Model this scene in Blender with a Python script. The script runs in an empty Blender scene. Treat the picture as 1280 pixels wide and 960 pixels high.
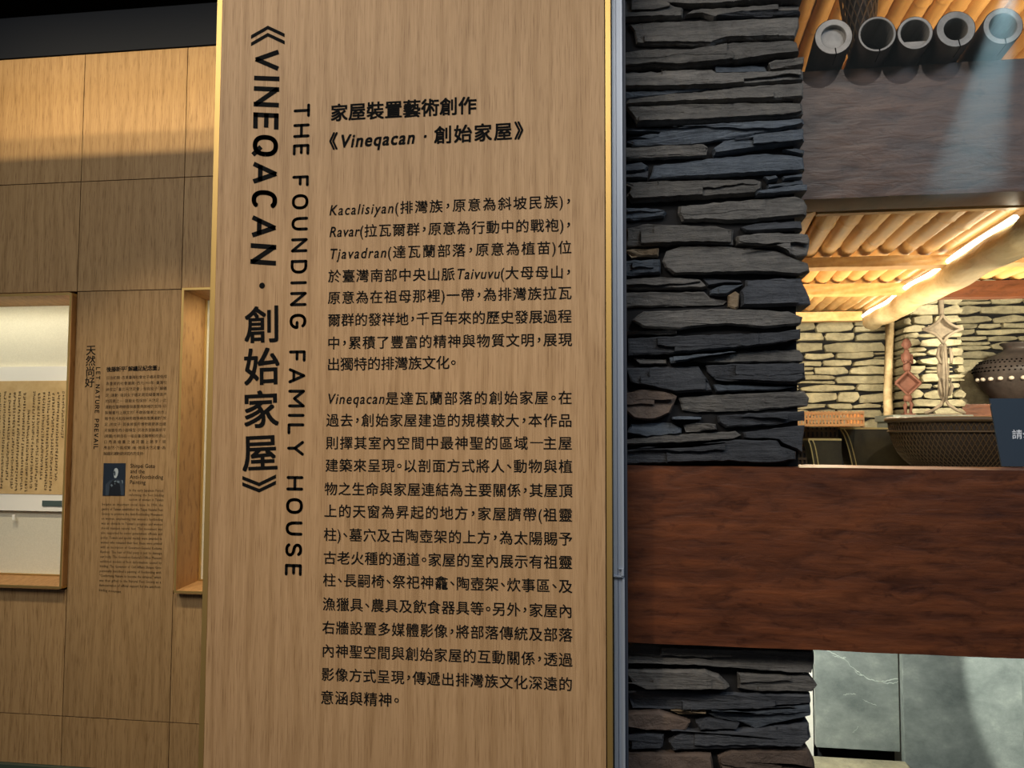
import bpy, bmesh, math, random
from mathutils import Vector, Matrix
random.seed(7)
S = bpy.context.scene
C = S.collection
PI = math.pi

# ------------------------------------------------------------------ camera
F = 1050.0                                   # focal length in pixels of a 1280 px wide frame
D = 1.5                                      # the camera stands 1.5 m in front of the sign plane (Y = 0)
CAM = Vector((0, -D, 1.5))
ex = Vector((7140, -35, -F)).normalized()    # world X seen in camera axes (right, down, forward)
ez = Vector((60, -17680, F)); ez = (ez - ez.dot(ex) * ex).normalized()
ey = ez.cross(ex).normalized()
cam_d = bpy.data.cameras.new('camera'); cam = bpy.data.objects.new('camera', cam_d); C.objects.link(cam)
cam_d.sensor_width = 36; cam_d.lens = 36 * F / 1280; cam_d.clip_start = 0.05; cam_d.clip_end = 60
M = Matrix(((ex.x, -ex.y, -ex.z, CAM.x), (ey.x, -ey.y, -ey.z, CAM.y), (ez.x, -ez.y, -ez.z, CAM.z), (0, 0, 0, 1)))
cam.matrix_world = M
S.camera = cam
def ray(px, py):
    v = Vector((px - 640, py - 480, F))
    return Vector((ex.dot(v), ey.dot(v), ez.dot(v)))
def at(px, py, Y):                           # point on the plane at depth Y
    r = ray(px, py)
    return CAM + r * ((Y + D) / r.y)

# ------------------------------------------------------------------ world, lights, exposure
w = bpy.data.worlds.new('World'); S.world = w; w.use_nodes = True
w.node_tree.nodes['Background'].inputs[0].default_value = (0.55, 0.6, 0.7, 1)
w.node_tree.nodes['Background'].inputs[1].default_value = 0.10
S.view_settings.view_transform = 'Standard'; S.view_settings.look = 'None'
S.view_settings.exposure = 0.0; S.view_settings.gamma = 1; S.view_settings.use_curve_mapping = False
S.cycles.use_denoising = True
S.cycles.max_bounces = 8

def aim(o, target):
    o.rotation_euler = (Vector(target) - o.location).to_track_quat('-Z', 'Y').to_euler()
def area(name, loc, target, sx, sy, power, col, spread=180):
    l = bpy.data.lights.new(name, 'AREA'); l.shape = 'RECTANGLE'; l.size = sx; l.size_y = sy
    l.energy = power; l.color = col; l.spread = math.radians(spread)
    o = bpy.data.objects.new(name, l); C.objects.link(o); o.location = loc; aim(o, target); return o
def spot(name, loc, target, power, col, angle, blend=0.4, radius=0.02):
    l = bpy.data.lights.new(name, 'SPOT'); l.energy = power; l.color = col
    l.spot_size = math.radians(angle); l.spot_blend = blend; l.shadow_soft_size = radius
    o = bpy.data.objects.new(name, l); C.objects.link(o); o.location = loc; aim(o, target); return o
def point(name, loc, power, col, radius=0.08):
    l = bpy.data.lights.new(name, 'POINT'); l.energy = power; l.color = col; l.shadow_soft_size = radius
    o = bpy.data.objects.new(name, l); C.objects.link(o); o.location = loc; return o

WARM = (1.0, 0.80, 0.55); NEUT = (1.0, 0.9, 0.78); COOL = (0.62, 0.78, 1.0)
# gallery light over the sign, behind the photographer
area('gallery_light_sign', (-0.9, -1.9, 3.3), (-0.35, 0, 1.35), 1.7, 0.9, 60, (1.0, 0.89, 0.76))
spot('gallery_spot_sign', (-1.1, -1.9, 3.2), (-0.42, 0, 0.80), 80, (1.0, 0.78, 0.52), 42, 1.0, 0.06)
area('gallery_light_cool', (1.6, -1.6, 2.9), (0.3, 0.15, 1.6), 0.5, 0.4, 11, (0.66, 0.82, 1.0))
spot('gallery_spot_pier', (0.75, -1.5, 3.25), (0.45, 0.15, 1.35), 62, (1.0, 0.96, 0.91), 56, 0.8, 0.012)
# wall of wooden panels behind the sign
area('added_band_light', (-1.7, 1.0, 3.2), (-1.7, 1.7, 2.62), 2.4, 0.012, 9, (1.0, 0.78, 0.46), 110)  # added strip lamp for the lit band, cut off by an unseen board
area('added_band_light', (-1.7, 0.94, 3.2), (-1.7, 1.7, 2.62), 2.4, 0.012, 5, (1.0, 0.78, 0.46), 110)  # second added strip, gives the band a double lower edge
area('gallery_fill_wall', (-2.4, -0.9, 3.2), (-2.1, 1.7, 1.9), 0.6, 0.6, 20, (0.92, 0.94, 0.92))
spot('wall_spot_text', (-1.75, 0.35, 3.15), (-1.96, 1.7, 1.25), 75, (1.0, 0.84, 0.62), 42, 0.7, 0.03)
spot('wall_spot_case', (-2.5, 0.45, 3.15), (-2.45, 1.7, 1.2), 80, (1.0, 0.88, 0.68), 42, 0.6, 0.03)
spot('wall_spot_case', (-1.30, 0.45, 3.15), (-1.50, 1.75, 1.25), 70, (1.0, 0.84, 0.60), 40, 0.6, 0.03)
# inside the slate house
area('house_light_roof', (1.0, 1.6, 1.60), (1.0, 1.9, 2.6), 1.2, 1.0, 20, (1.0, 0.80, 0.52))
area('house_light_upper', (1.2, 0.7, 2.25), (1.2, 1.1, 2.8), 0.9, 0.3, 8, (1.0, 0.78, 0.48))
spot('house_light_wall_left', (0.75, 1.7, 1.95), (0.85, 3.1, 1.60), 64, (1.0, 0.90, 0.68), 85, 0.6, 0.06)
spot('house_light_wall_right', (1.75, 1.9, 2.15), (2.0, 3.4, 1.80), 100, (1.0, 0.88, 0.64), 80, 0.5, 0.06)
spot('log_fill', at(1370, 420, 0.42), at(1180, 352, 1.7), 18, (1.0, 0.90, 0.68), 60, 0.6, 0.04)  # added fill outside the frame, brightens the log
spot('log_fill', at(1310, 528, 0.36), at(1255, 315, 0.62), 5, (1.0, 0.90, 0.68), 110, 0.8, 0.03)  # added fill hidden by the notice, brightens the near end of the log
spot('slab_pool_left', (0.12, 0.40, 1.22), (0.55, 0.9, 0.74), 34, (0.98, 1.0, 0.92), 62, 0.9, 0.02)  # added lamp, its pool leaves the dark band beside it
L_ = at(1430, 760, 0.36); E1 = at(1199, 815, 0.872) - L_; E2 = at(1237, 960, 0.872) - L_     # added lamp outside the frame, its cone edge shapes the slanting shadow
T_ = min((at(1400, 600 + k_, 0.872) for k_ in range(0, 700, 5)), key=lambda p: abs((p - L_).angle(E1) - (p - L_).angle(E2)))
spot('slab_pool_right', L_, T_, 20, (0.97, 1.0, 0.90), math.degrees(2 * (T_ - L_).angle(E1)), 0.12, 0.01)
spot('house_light_slab_fill', at(1420, 640, 0.40), at(1120, 930, 0.8), 4, (0.90, 0.97, 1.0), 120, 0.8, 0.05)
spot('house_light_shelf', (0.50, 0.95, 1.98), (0.55, 0.66, 1.45), 26, (1.0, 0.86, 0.60), 80, 0.6, 0.03)
spot('tray_fill', at(1035, 272, 0.47), at(1035, 525, 0.70), 4, (1.0, 0.86, 0.62), 45, 0.8, 0.01)  # added fill hidden behind the upper beam, brightens the tray
SHAFT_FROM = at(1275, -60, 0.17); SHAFT_TO = at(1200, 262, 0.17)
spot('skylight_projector', SHAFT_FROM, SHAFT_TO, 120, (0.68, 0.94, 1.0), 20, 0.6, 0.006)

# ------------------------------------------------------------------ materials
def nt(name, rough=0.6, metal=0.0, base=(0.5, 0.5, 0.5), spec=0.5):
    m = bpy.data.materials.new(name); m.use_nodes = True
    n = m.node_tree; b = n.nodes['Principled BSDF']
    b.inputs['Base Color'].default_value = (*base, 1); b.inputs['Roughness'].default_value = rough
    b.inputs['Metallic'].default_value = metal; b.inputs['Specular IOR Level'].default_value = spec
    return m, n, b
def srgb(r, g, b):
    f = lambda c: (c / 255 / 12.92) if c / 255 <= 0.04045 else ((c / 255 + 0.055) / 1.055) ** 2.4
    return (f(r), f(g), f(b))
def node(n, t, **k):
    x = n.nodes.new(t)
    for a, v in k.items(): setattr(x, a, v)
    return x
def coords(n, scale, kind='Object', rot=(0, 0, 0), rnd=False):
    tc = node(n, 'ShaderNodeTexCoord'); mp = node(n, 'ShaderNodeMapping')
    mp.inputs['Scale'].default_value = scale; mp.inputs['Rotation'].default_value = rot
    n.links.new(tc.outputs[kind], mp.inputs['Vector'])
    if rnd:
        oi = node(n, 'ShaderNodeObjectInfo'); mul = node(n, 'ShaderNodeMath', operation='MULTIPLY'); mul.inputs[1].default_value = 37
        n.links.new(oi.outputs['Random'], mul.inputs[0]); n.links.new(mul.outputs[0], mp.inputs['Location'])
    return mp.outputs[0]
def noise(n, vec, scale=5, detail=6, rough=0.6, dist=0.0):
    x = node(n, 'ShaderNodeTexNoise'); x.inputs['Scale'].default_value = scale; x.inputs['Detail'].default_value = detail
    x.inputs['Roughness'].default_value = rough; x.inputs['Distortion'].default_value = dist
    n.links.new(vec, x.inputs['Vector']); return x.outputs['Fac']
def ramp(n, fac, stops):
    r = node(n, 'ShaderNodeValToRGB'); e = r.color_ramp.elements
    while len(e) < len(stops): e.new(0.5)
    for i, (p, c) in enumerate(stops): e[i].position = p; e[i].color = (*c, 1)
    n.links.new(fac, r.inputs['Fac']); return r.outputs['Color']
def mix(n, a, b, fac, mode='MIX'):
    x = node(n, 'ShaderNodeMix', data_type='RGBA', blend_type=mode)
    for s, v in ((6, a), (7, b)):
        if isinstance(v, tuple): x.inputs[s].default_value = (*v, 1)
        else: n.links.new(v, x.inputs[s])
    if isinstance(fac, float): x.inputs[0].default_value = fac
    else: n.links.new(fac, x.inputs[0])
    return x.outputs[2]
def bump(n, b, h, strength=0.3, dist=0.01, prev=None):
    x = node(n, 'ShaderNodeBump'); x.inputs['Strength'].default_value = strength; x.inputs['Distance'].default_value = dist
    n.links.new(h, x.inputs['Height'])
    if prev: n.links.new(prev, x.inputs['Normal'])
    n.links.new(x.outputs[0], b.inputs['Normal']); return x.outputs[0]
def vary(n, col, amt=0.35):                 # per-object brightness variation
    oi = node(n, 'ShaderNodeObjectInfo'); mr = node(n, 'ShaderNodeMapRange')
    mr.inputs['To Min'].default_value = 1 - amt; mr.inputs['To Max'].default_value = 1 + amt
    n.links.new(oi.outputs['Random'], mr.inputs['Value'])
    hs = node(n, 'ShaderNodeHueSaturation'); n.links.new(col, hs.inputs['Color']); n.links.new(mr.outputs[0], hs.inputs['Value'])
    return hs.outputs[0]

def oak(name, dark, light, fine=1.0, rnd=False, rough=0.55):
    m, n, b = nt(name, rough, spec=0.3)
    v = coords(n, (55 * fine, 8, 1.6), rnd=rnd)
    g1 = noise(n, v, 2.2, 8, 0.7, 0.3)
    v2 = coords(n, (340 * fine, 30, 9), rnd=rnd); g2 = noise(n, v2, 1.6, 3, 0.6)
    v3 = coords(n, (3.2, 3, 0.5), rnd=rnd)
    wv = node(n, 'ShaderNodeTexWave', bands_direction='X'); wv.inputs['Scale'].default_value = 2.2; wv.inputs['Distortion'].default_value = 14
    wv.inputs['Detail'].default_value = 3; wv.inputs['Detail Scale'].default_value = 0.8; n.links.new(v3, wv.inputs['Vector'])
    mid = tuple((a + c) / 2 for a, c in zip(dark, light))
    c1 = ramp(n, g1, [(0.2, dark), (0.5, mid), (0.8, light)])
    c2 = ramp(n, g2, [(0.34, (0.62, 0.56, 0.50)), (0.46, (0.96, 0.95, 0.94)), (0.7, (1.06, 1.05, 1.03))])
    c3 = ramp(n, wv.outputs['Fac'], [(0.0, (0.82, 0.79, 0.74)), (0.35, (1, 1, 1)), (1, (1, 1, 1))])
    c = mix(n, c1, c2, 0.85, 'MULTIPLY'); c = mix(n, c, c3, 0.7, 'MULTIPLY')
    if rnd: c = vary(n, c, 0.10)
    n.links.new(c, b.inputs['Base Color']); bump(n, b, g2, 0.12, 0.002)
    return m
M_oak = oak('pale_oak_board', srgb(156, 125, 89), srgb(190, 157, 119))
M_panel = oak('wall_oak_veneer', srgb(146, 116, 78), srgb(170, 139, 98), 0.45, True)
M_case = oak('display_case_wood', srgb(150, 108, 62), srgb(186, 142, 90), 0.8)

def mahogany(name, a, c):
    m, n, b = nt(name, 0.42, spec=0.4)
    v = coords(n, (2.2, 2, 26)); g = noise(n, v, 1.6, 9, 0.72, 0.15)
    v2 = coords(n, (34, 6, 50)); g2 = noise(n, v2, 1.0, 3, 0.6, 0.4)
    v3 = coords(n, (9, 3, 30)); vo = noise(n, v3, 1.6, 4, 0.55, 0.6)
    col = ramp(n, g, [(0.3, a), (0.52, tuple((x + y) / 2 for x, y in zip(a, c))), (0.72, c)])
    k = ramp(n, vo, [(0.32, (0.42, 0.38, 0.36)), (0.48, (1, 1, 1)), (0.7, (1.3, 1.22, 1.1))])
    col = mix(n, col, k, 0.7, 'MULTIPLY')
    k2 = ramp(n, g2, [(0.30, (0.55, 0.5, 0.48)), (0.40, (1, 1, 1))]); col = mix(n, col, k2, 0.7, 'MULTIPLY')
    n.links.new(col, b.inputs['Base Color'])
    p = bump(n, b, g, 0.22, 0.004); p = bump(n, b, vo, 0.30, 0.005, p); bump(n, b, g2, 0.12, 0.002, p)
    return m
M_mahog = mahogany('red_brown_hewn_wood', srgb(60, 31, 20), srgb(116, 66, 38))
M_beam2 = mahogany('brown_hewn_wood', srgb(58, 39, 29), srgb(90, 64, 46))
M_redboard = mahogany('red_shelf_wood', srgb(92, 56, 40), srgb(118, 78, 58))

def slate(name, a, c, layered=True, amt=0.22):
    m, n, b = nt(name, 0.62, spec=0.35)
    v = coords(n, (7, 7, 60 if layered else 16), rnd=True); g = noise(n, v, 1.6, 8, 0.7, 0.25)
    v2 = coords(n, (26, 20, 26), rnd=True); g2 = noise(n, v2, 1.2, 7, 0.72, 0.3)
    col = ramp(n, g, [(0.3, a), (0.7, c)])
    k = ramp(n, g2, [(0.3, (0.62, 0.6, 0.58)), (0.5, (1, 1, 1)), (0.75, (1.35, 1.28, 1.15))])
    col = vary(n, mix(n, col, k, 0.75, 'MULTIPLY'), amt)
    n.links.new(col, b.inputs['Base Color'])
    p = bump(n, b, g, 0.9 if layered else 0.4, 0.014); bump(n, b, g2, 0.7, 0.010, p)
    return m
M_sl = {'g': slate('grey_slate', srgb(84, 84, 83), srgb(122, 120, 117)),
        'b': slate('blue_slate', srgb(68, 76, 86), srgb(98, 108, 120)),
        'd': slate('dark_slate', srgb(54, 58, 65), srgb(86, 90, 97)),
        'r': slate('rusty_slate', srgb(78, 66, 60), srgb(112, 98, 88), False),
        't': slate('tan_pebble', srgb(120, 104, 84), srgb(150, 134, 108), False)}
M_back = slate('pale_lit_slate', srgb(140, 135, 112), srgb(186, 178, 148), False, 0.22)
M_mortar = nt('dark_joint', 0.95, base=(0.006, 0.006, 0.007))[0]

def slab_mat():
    m, n, b = nt('polished_green_slate', 0.5, spec=0.5)
    v = coords(n, (5, 5, 7), rnd=True); g = noise(n, v, 1.5, 10, 0.74, 0.1)
    col = ramp(n, g, [(0.3, srgb(98, 106, 102)), (0.55, srgb(136, 143, 136)), (0.75, srgb(172, 176, 166))])
    n.links.new(col, b.inputs['Base Color']); bump(n, b, g, 0.25, 0.004); return m
    v2 = coords(n, (4, 4, 6)); ve = noise(n, v2, 1.1, 7, 0.6, 1.4)
    vm = ramp(n, ve, [(0.488, (0, 0, 0)), (0.5, (1, 1, 1)), (0.512, (0, 0, 0))])
    g3 = noise(n, coords(n, (2, 2, 2)), 1.5, 2)
    gate = ramp(n, g3, [(0.52, (0, 0, 0)), (0.62, (1, 1, 1))])
    f = mix(n, vm, gate, 1.0, 'MULTIPLY')
    col = mix(n, col, srgb(205, 212, 200), f)
    n.links.new(col, b.inputs['Base Color']); bump(n, b, g, 0.25, 0.004)
    return m
M_slab = slab_mat()
M_vein = nt('white_mineral', 0.6, base=srgb(196, 204, 192))[0]
def bamboo_mat(name, a, c, dark=False):
    m, n, b = nt(name, 0.42, spec=0.4)
    v = coords(n, (30, 1.5, 30), rnd=True); g = noise(n, v, 1.4, 6, 0.6)
    v2 = coords(n, (3, 3, 3), rnd=True); g2 = noise(n, v2, 1.2, 4)
    col = ramp(n, g, [(0.3, a), (0.7, c)])
    k = ramp(n, g2, [(0.35, (0.78, 0.72, 0.66)), (0.6, (1, 1, 1))])
    col = vary(n, mix(n, col, k, 0.8, 'MULTIPLY'), 0.14)
    n.links.new(col, b.inputs['Base Color']); bump(n, b, g, 0.15, 0.002)
    return m
M_bam = bamboo_mat('yellow_bamboo', srgb(186, 142, 84), srgb(220, 178, 114))
M_bamd = bamboo_mat('smoked_bamboo', srgb(44, 38, 36), srgb(70, 62, 58))
M_cut = bamboo_mat('cut_bamboo_end', srgb(120, 118, 114), srgb(158, 154, 148))
M_pine = bamboo_mat('peeled_pine', srgb(196, 150, 92), srgb(224, 182, 120))
def pale_log():
    m, n, b = nt('peeled_pale_log', 0.55, spec=0.3)
    v = coords(n, (16, 3, 16)); g = noise(n, v, 1.2, 6, 0.65, 0.4)
    col = ramp(n, g, [(0.3, srgb(176, 150, 108)), (0.5, srgb(206, 184, 142)), (0.7, srgb(226, 208, 168))])
    n.links.new(col, b.inputs['Base Color']); bump(n, b, g, 0.5, 0.01); return m
M_log = pale_log()
def brass():
    m, n, b = nt('brushed_brass', 0.46, 0.85, srgb(206, 172, 106))
    g = noise(n, coords(n, (400, 400, 3)), 1.0, 3); bump(n, b, g, 0.08, 0.001); return m
M_brass = brass()
def alu():
    m, n, b = nt('anodised_aluminium', 0.42, 0.3, srgb(160, 172, 190))
    g = noise(n, coords(n, (300, 300, 3)), 1.0, 3); bump(n, b, g, 0.08, 0.001); return m
M_alu = alu()
M_alud = nt('dark_rubber_seal', 0.6, base=srgb(40, 48, 62))[0]
M_ink = nt('black_print', 0.9, base=(0.005, 0.005, 0.005), spec=0.1)[0]
M_inkb = nt('brown_black_print', 0.9, base=(0.014, 0.009, 0.005), spec=0.1)[0]
M_white = nt('white_print', 0.6, base=(0.75, 0.8, 0.85))[0]
M_fascia = nt('dark_blue_paint', 0.7, base=srgb(16, 21, 30), spec=0.2)[0]
M_black = nt('black_paint', 0.9, base=(0.002, 0.002, 0.0022), spec=0.0)[0]
M_basebd = nt('grey_green_skirting', 0.35, base=srgb(62, 76, 66))[0]
def plain_noise(name, a, c, sc=8, rough=0.8, st=0.1):
    m, n, b = nt(name, rough, spec=0.25)
    g = noise(n, coords(n, (1, 1, 1)), sc, 8, 0.7); n.links.new(ramp(n, g, [(0.35, a), (0.65, c)]), b.inputs['Base Color'])
    bump(n, b, g, st, 0.003); return m
M_floor = plain_noise('dark_floor', srgb(52, 50, 48), srgb(70, 67, 62), 6, 0.4)
M_cream = plain_noise('cream_linen', srgb(206, 200, 178), srgb(218, 212, 190), 180, 0.9)
M_matb = nt('white_mount', 0.7, base=srgb(240, 236, 222))[0]
M_paper = plain_noise('aged_paper', srgb(190, 158, 106), srgb(208, 178, 126), 14, 0.85, 0.05)
M_stroke = nt('faded_ink', 0.8, base=srgb(96, 78, 50))[0]
M_plate = nt('grey_green_plate', 0.5, base=srgb(74, 88, 84))[0]
M_blue = nt('slate_blue_plate', 0.45, base=srgb(46, 60, 74))[0]
M_clay = plain_noise('dark_clay', srgb(58, 52, 50), srgb(82, 74, 70), 12, 0.45, 0.3)
M_stud = nt('pale_clay_stud', 0.4, base=srgb(206, 196, 180))[0]
M_redwood = plain_noise('reddish_carved_wood', srgb(108, 72, 60), srgb(138, 96, 82), 20, 0.6, 0.4)
M_greywood = plain_noise('weathered_carved_wood', srgb(118, 108, 94), srgb(150, 138, 120), 20, 0.7, 0.4)
M_darkwood = plain_noise('olive_black_wood', srgb(52, 46, 32), srgb(72, 64, 44), 9, 0.5, 0.2)
M_edge = nt('pale_lit_edge', 0.5, base=srgb(196, 172, 110))[0]  # pale colour stands for light caught on the seat edges
M_wick = nt('brown_wicker', 0.5, base=srgb(92, 70, 42))[0]
M_wickd = nt('dark_wicker', 0.6, base=srgb(52, 40, 28))[0]
M_wicko = nt('orange_wicker', 0.55, base=srgb(240, 184, 120))[0]
M_photo = nt('blue_black_photo', 0.5, base=srgb(18, 30, 44))[0]
M_photol = nt('pale_photo_tone', 0.7, base=srgb(150, 160, 165))[0]
M_photom = nt('middle_photo_tone', 0.7, base=srgb(34, 46, 60))[0]
M_photoh = nt('half_photo_tone', 0.7, base=srgb(92, 106, 116))[0]
M_photod = nt('dark_photo_tone', 0.5, base=srgb(10, 16, 24))[0]
M_glow = bpy.data.materials.new('warm_led'); M_glow.use_nodes = True
_b = M_glow.node_tree.nodes['Principled BSDF']; _b.inputs['Emission Color'].default_value = (1.0, 0.90, 0.66, 1); _b.inputs['Emission Strength'].default_value = 9

# ------------------------------------------------------------------ helpers
def tag(o, label=None, cat=None, group=None, kind=None):
    for k, v in (('label', label), ('category', cat), ('group', group), ('kind', kind)):
        if v: o[k] = v
    return o
def empty(name, loc, label=None, cat=None, group=None, kind=None):
    o = bpy.data.objects.new(name, None); C.objects.link(o); o.location = loc; o.empty_display_size = 0.05
    return tag(o, label, cat, group, kind)
def obj(name, verts, faces, mat, parent=None, smooth=False, me=None):
    """links ONE mesh object; verts are world coordinates (moved into the parent's frame)"""
    if me is None:
        o0 = Vector((0, 0, 0))
        me = bpy.data.meshes.new(name); me.from_pydata([tuple(v) for v in verts], [], faces); me.materials.append(mat)
        if smooth:
            for p in me.polygons: p.use_smooth = True
    o = bpy.data.objects.new(name, me); C.objects.link(o)
    if parent is not None:
        o.parent = parent; o.location = -parent.location
    return o
def boxv(x0, x1, y0, y1, z0, z1):
    v = [(x, y, z) for x in (x0, x1) for y in (y0, y1) for z in (z0, z1)]
    f = [(0, 1, 3, 2), (4, 6, 7, 5), (0, 4, 5, 1), (2, 3, 7, 6), (0, 2, 6, 4), (1, 5, 7, 3)]
    return v, f
def box(name, x0, x1, y0, y1, z0, z1, mat, parent=None, bev=0.0):
    v, f = boxv(min(x0, x1), max(x0, x1), min(y0, y1), max(y0, y1), min(z0, z1), max(z0, z1))
    o = obj(name, v, f, mat, parent)
    if bev:
        bm = bmesh.new(); bm.from_mesh(o.data)
        bmesh.ops.bevel(bm, geom=bm.edges[:], offset=bev, segments=2, affect='EDGES', profile=0.6)
        bm.to_mesh(o.data); bm.free()
    return o
def boxes(name, lst, mat, parent=None):
    V, Fc = [], []
    for b in lst:
        v, f = boxv(*b); k = len(V); V += v; Fc += [tuple(i + k for i in q) for q in f]
    return obj(name, V, Fc, mat, parent)
def tube(pts, r, seg=8, closed=False):
    """tube along pts; r is a number or a list"""
    V, Fc = [], []; n = len(pts); up = Vector((0.03, 0.02, 1))
    for i, p in enumerate(pts):
        a = pts[(i - 1) % n] if (closed or i > 0) else p; b = pts[(i + 1) % n] if (closed or i < n - 1) else p
        t = (Vector(b) - Vector(a)).normalized()
        s = t.cross(up)
        s = s.normalized() if s.length > 1e-4 else Vector((1, 0, 0)); u = s.cross(t).normalized()
        rr = r[i] if isinstance(r, (list, tuple)) else r
        for k in range(seg):
            an = 2 * PI * k / seg; V.append(Vector(p) + (s * math.cos(an) + u * math.sin(an)) * rr)
    m = n if closed else n - 1
    for i in range(m):
        for k in range(seg):
            a = i * seg + k; b = i * seg + (k + 1) % seg; c = ((i + 1) % n) * seg + (k + 1) % seg; d = ((i + 1) % n) * seg + k
            Fc.append((a, d, c, b))
    if not closed:
        Fc.append(tuple(range(seg))); Fc.append(tuple(reversed(range((n - 1) * seg, n * seg))))
    return V, Fc
def merge(parts):
    V, Fc = [], []
    for v, f in parts:
        k = len(V); V += list(v); Fc += [tuple(i + k for i in q) for q in f]
    return V, Fc
def lathe(prof, cx, cy, z0=0, seg=32, sx=1, sy=1):
    V, Fc = [], []
    for r, z in prof:
        for k in range(seg):
            a = 2 * PI * k / seg; V.append((cx + r * sx * math.cos(a), cy + r * sy * math.sin(a), z0 + z))
    for i in range(len(prof) - 1):
        for k in range(seg):
            Fc.append((i * seg + k, i * seg + (k + 1) % seg, (i + 1) * seg + (k + 1) % seg, (i + 1) * seg + k))
    return V, Fc

# ------------------------------------------------------------------ lettering
_g = {}
def _raw(s, res, off):
    c = bpy.data.curves.new('t', 'FONT'); c.body = s; c.resolution_u = res; c.offset = off
    o = bpy.data.objects.new('t', c); C.objects.link(o); bpy.context.view_layer.update()
    m = o.to_mesh(); v = [(x.co.x, x.co.y) for x in m.vertices]; f = [tuple(p.vertices) for p in m.polygons]
    o.to_mesh_clear(); bpy.data.objects.remove(o); bpy.data.curves.remove(c); return v, f
HALF = set('，。、《》「」『』（）：')
def glyph(ch, res=2, off=0.0):
    k = (ch, res, off)
    if k in _g: return _g[k]
    cjk = ord(ch) > 0x2E00
    if ch == ' ': _g[k] = ([], [], 0.28); return _g[k]
    if ch == '\u2500': _g[k] = ([(0, .36), (1, .36), (1, .41), (0, .41)], [(0, 1, 2, 3)], 1.0); return _g[k]
    v, f = _raw(ch, res, off)
    if cjk: adv = 1.0
    else:
        a = max(x for x, y in _raw('|' + ch + '|', 2, 0)[0]); b = max(x for x, y in _raw('||', 2, 0)[0]); adv = a - b
    if ch in '，。、':                         # centred half-width punctuation
        x0 = min(x for x, y in v); x1 = max(x for x, y in v); y0 = min(y for x, y in v); y1 = max(y for x, y in v)
        v = [(x - (x0 + x1) / 2 + 0.26, y - (y0 + y1) / 2 + 0.36) for x, y in v]; adv = 0.5
    elif ch in '《》「」：':
        x0 = min(x for x, y in v); x1 = max(x for x, y in v); v = [(x - (x0 + x1) / 2 + 0.27, y) for x, y in v]; adv = 0.54
    _g[k] = (v, f, adv); return _g[k]
def lettering(name, s, P0, P1, em, parent, mat, res=2, off=0.008, latin=1.0, latw=0.86, italic=True, centre=True, rot=False, shear=0.18, cap=False, fit=True, lift=0.0006):
    """one line of flat print from P0 to P1 (world, on a plane facing -Y), size em metres.
    rot: the line runs down the board, glyphs turned a quarter clockwise"""
    P0, P1 = Vector(P0), Vector(P1); L = (P1 - P0).length; U = (P1 - P0).normalized(); Wv = Vector((-U.z, 0, U.x))
    its = []; tot = 0; bold = off; off = 0
    for ch in s:
        v, f, a = glyph(ch, res, 0); lat = ord(ch) < 0x2E00
        kx = latw if lat and ch != ' ' else 1.0; ky = latin if lat else 1.0
        its.append((v, f, a * kx * (latin if lat else 1), kx, ky, lat, ch)); tot += its[-1][2]
    tr = (L / em - tot) / max(1, len(its) - 1) if fit else 0
    base = -0.343 if cap else -0.37
    V, Fc = [], []; x = 0
    for v, f, a, kx, ky, lat, ch_ in its:
        sh = [(0, 0)] if bold < .005 else [(-bold, -bold), (bold, -bold), (-bold, bold), (bold, bold)]   # heavier strokes: overprinted
        for si, (sx, sy) in enumerate(sh):
            k = len(V)
            for (gx, gy) in v:
                gx = gx * kx * ky + sx; gy = gy * ky + sy
                if lat and italic and ch_ not in '()': gx += shear * (gy)
                V.append(P0 + U * ((x + gx) * em) + Wv * ((gy + base) * em) + Vector((0, -lift - si * .00004, 0)))
            Fc += [tuple(i + k for i in q) for q in f]
        x += a + tr
    if not V: return None
    return obj(name, V, Fc, mat, parent)

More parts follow.
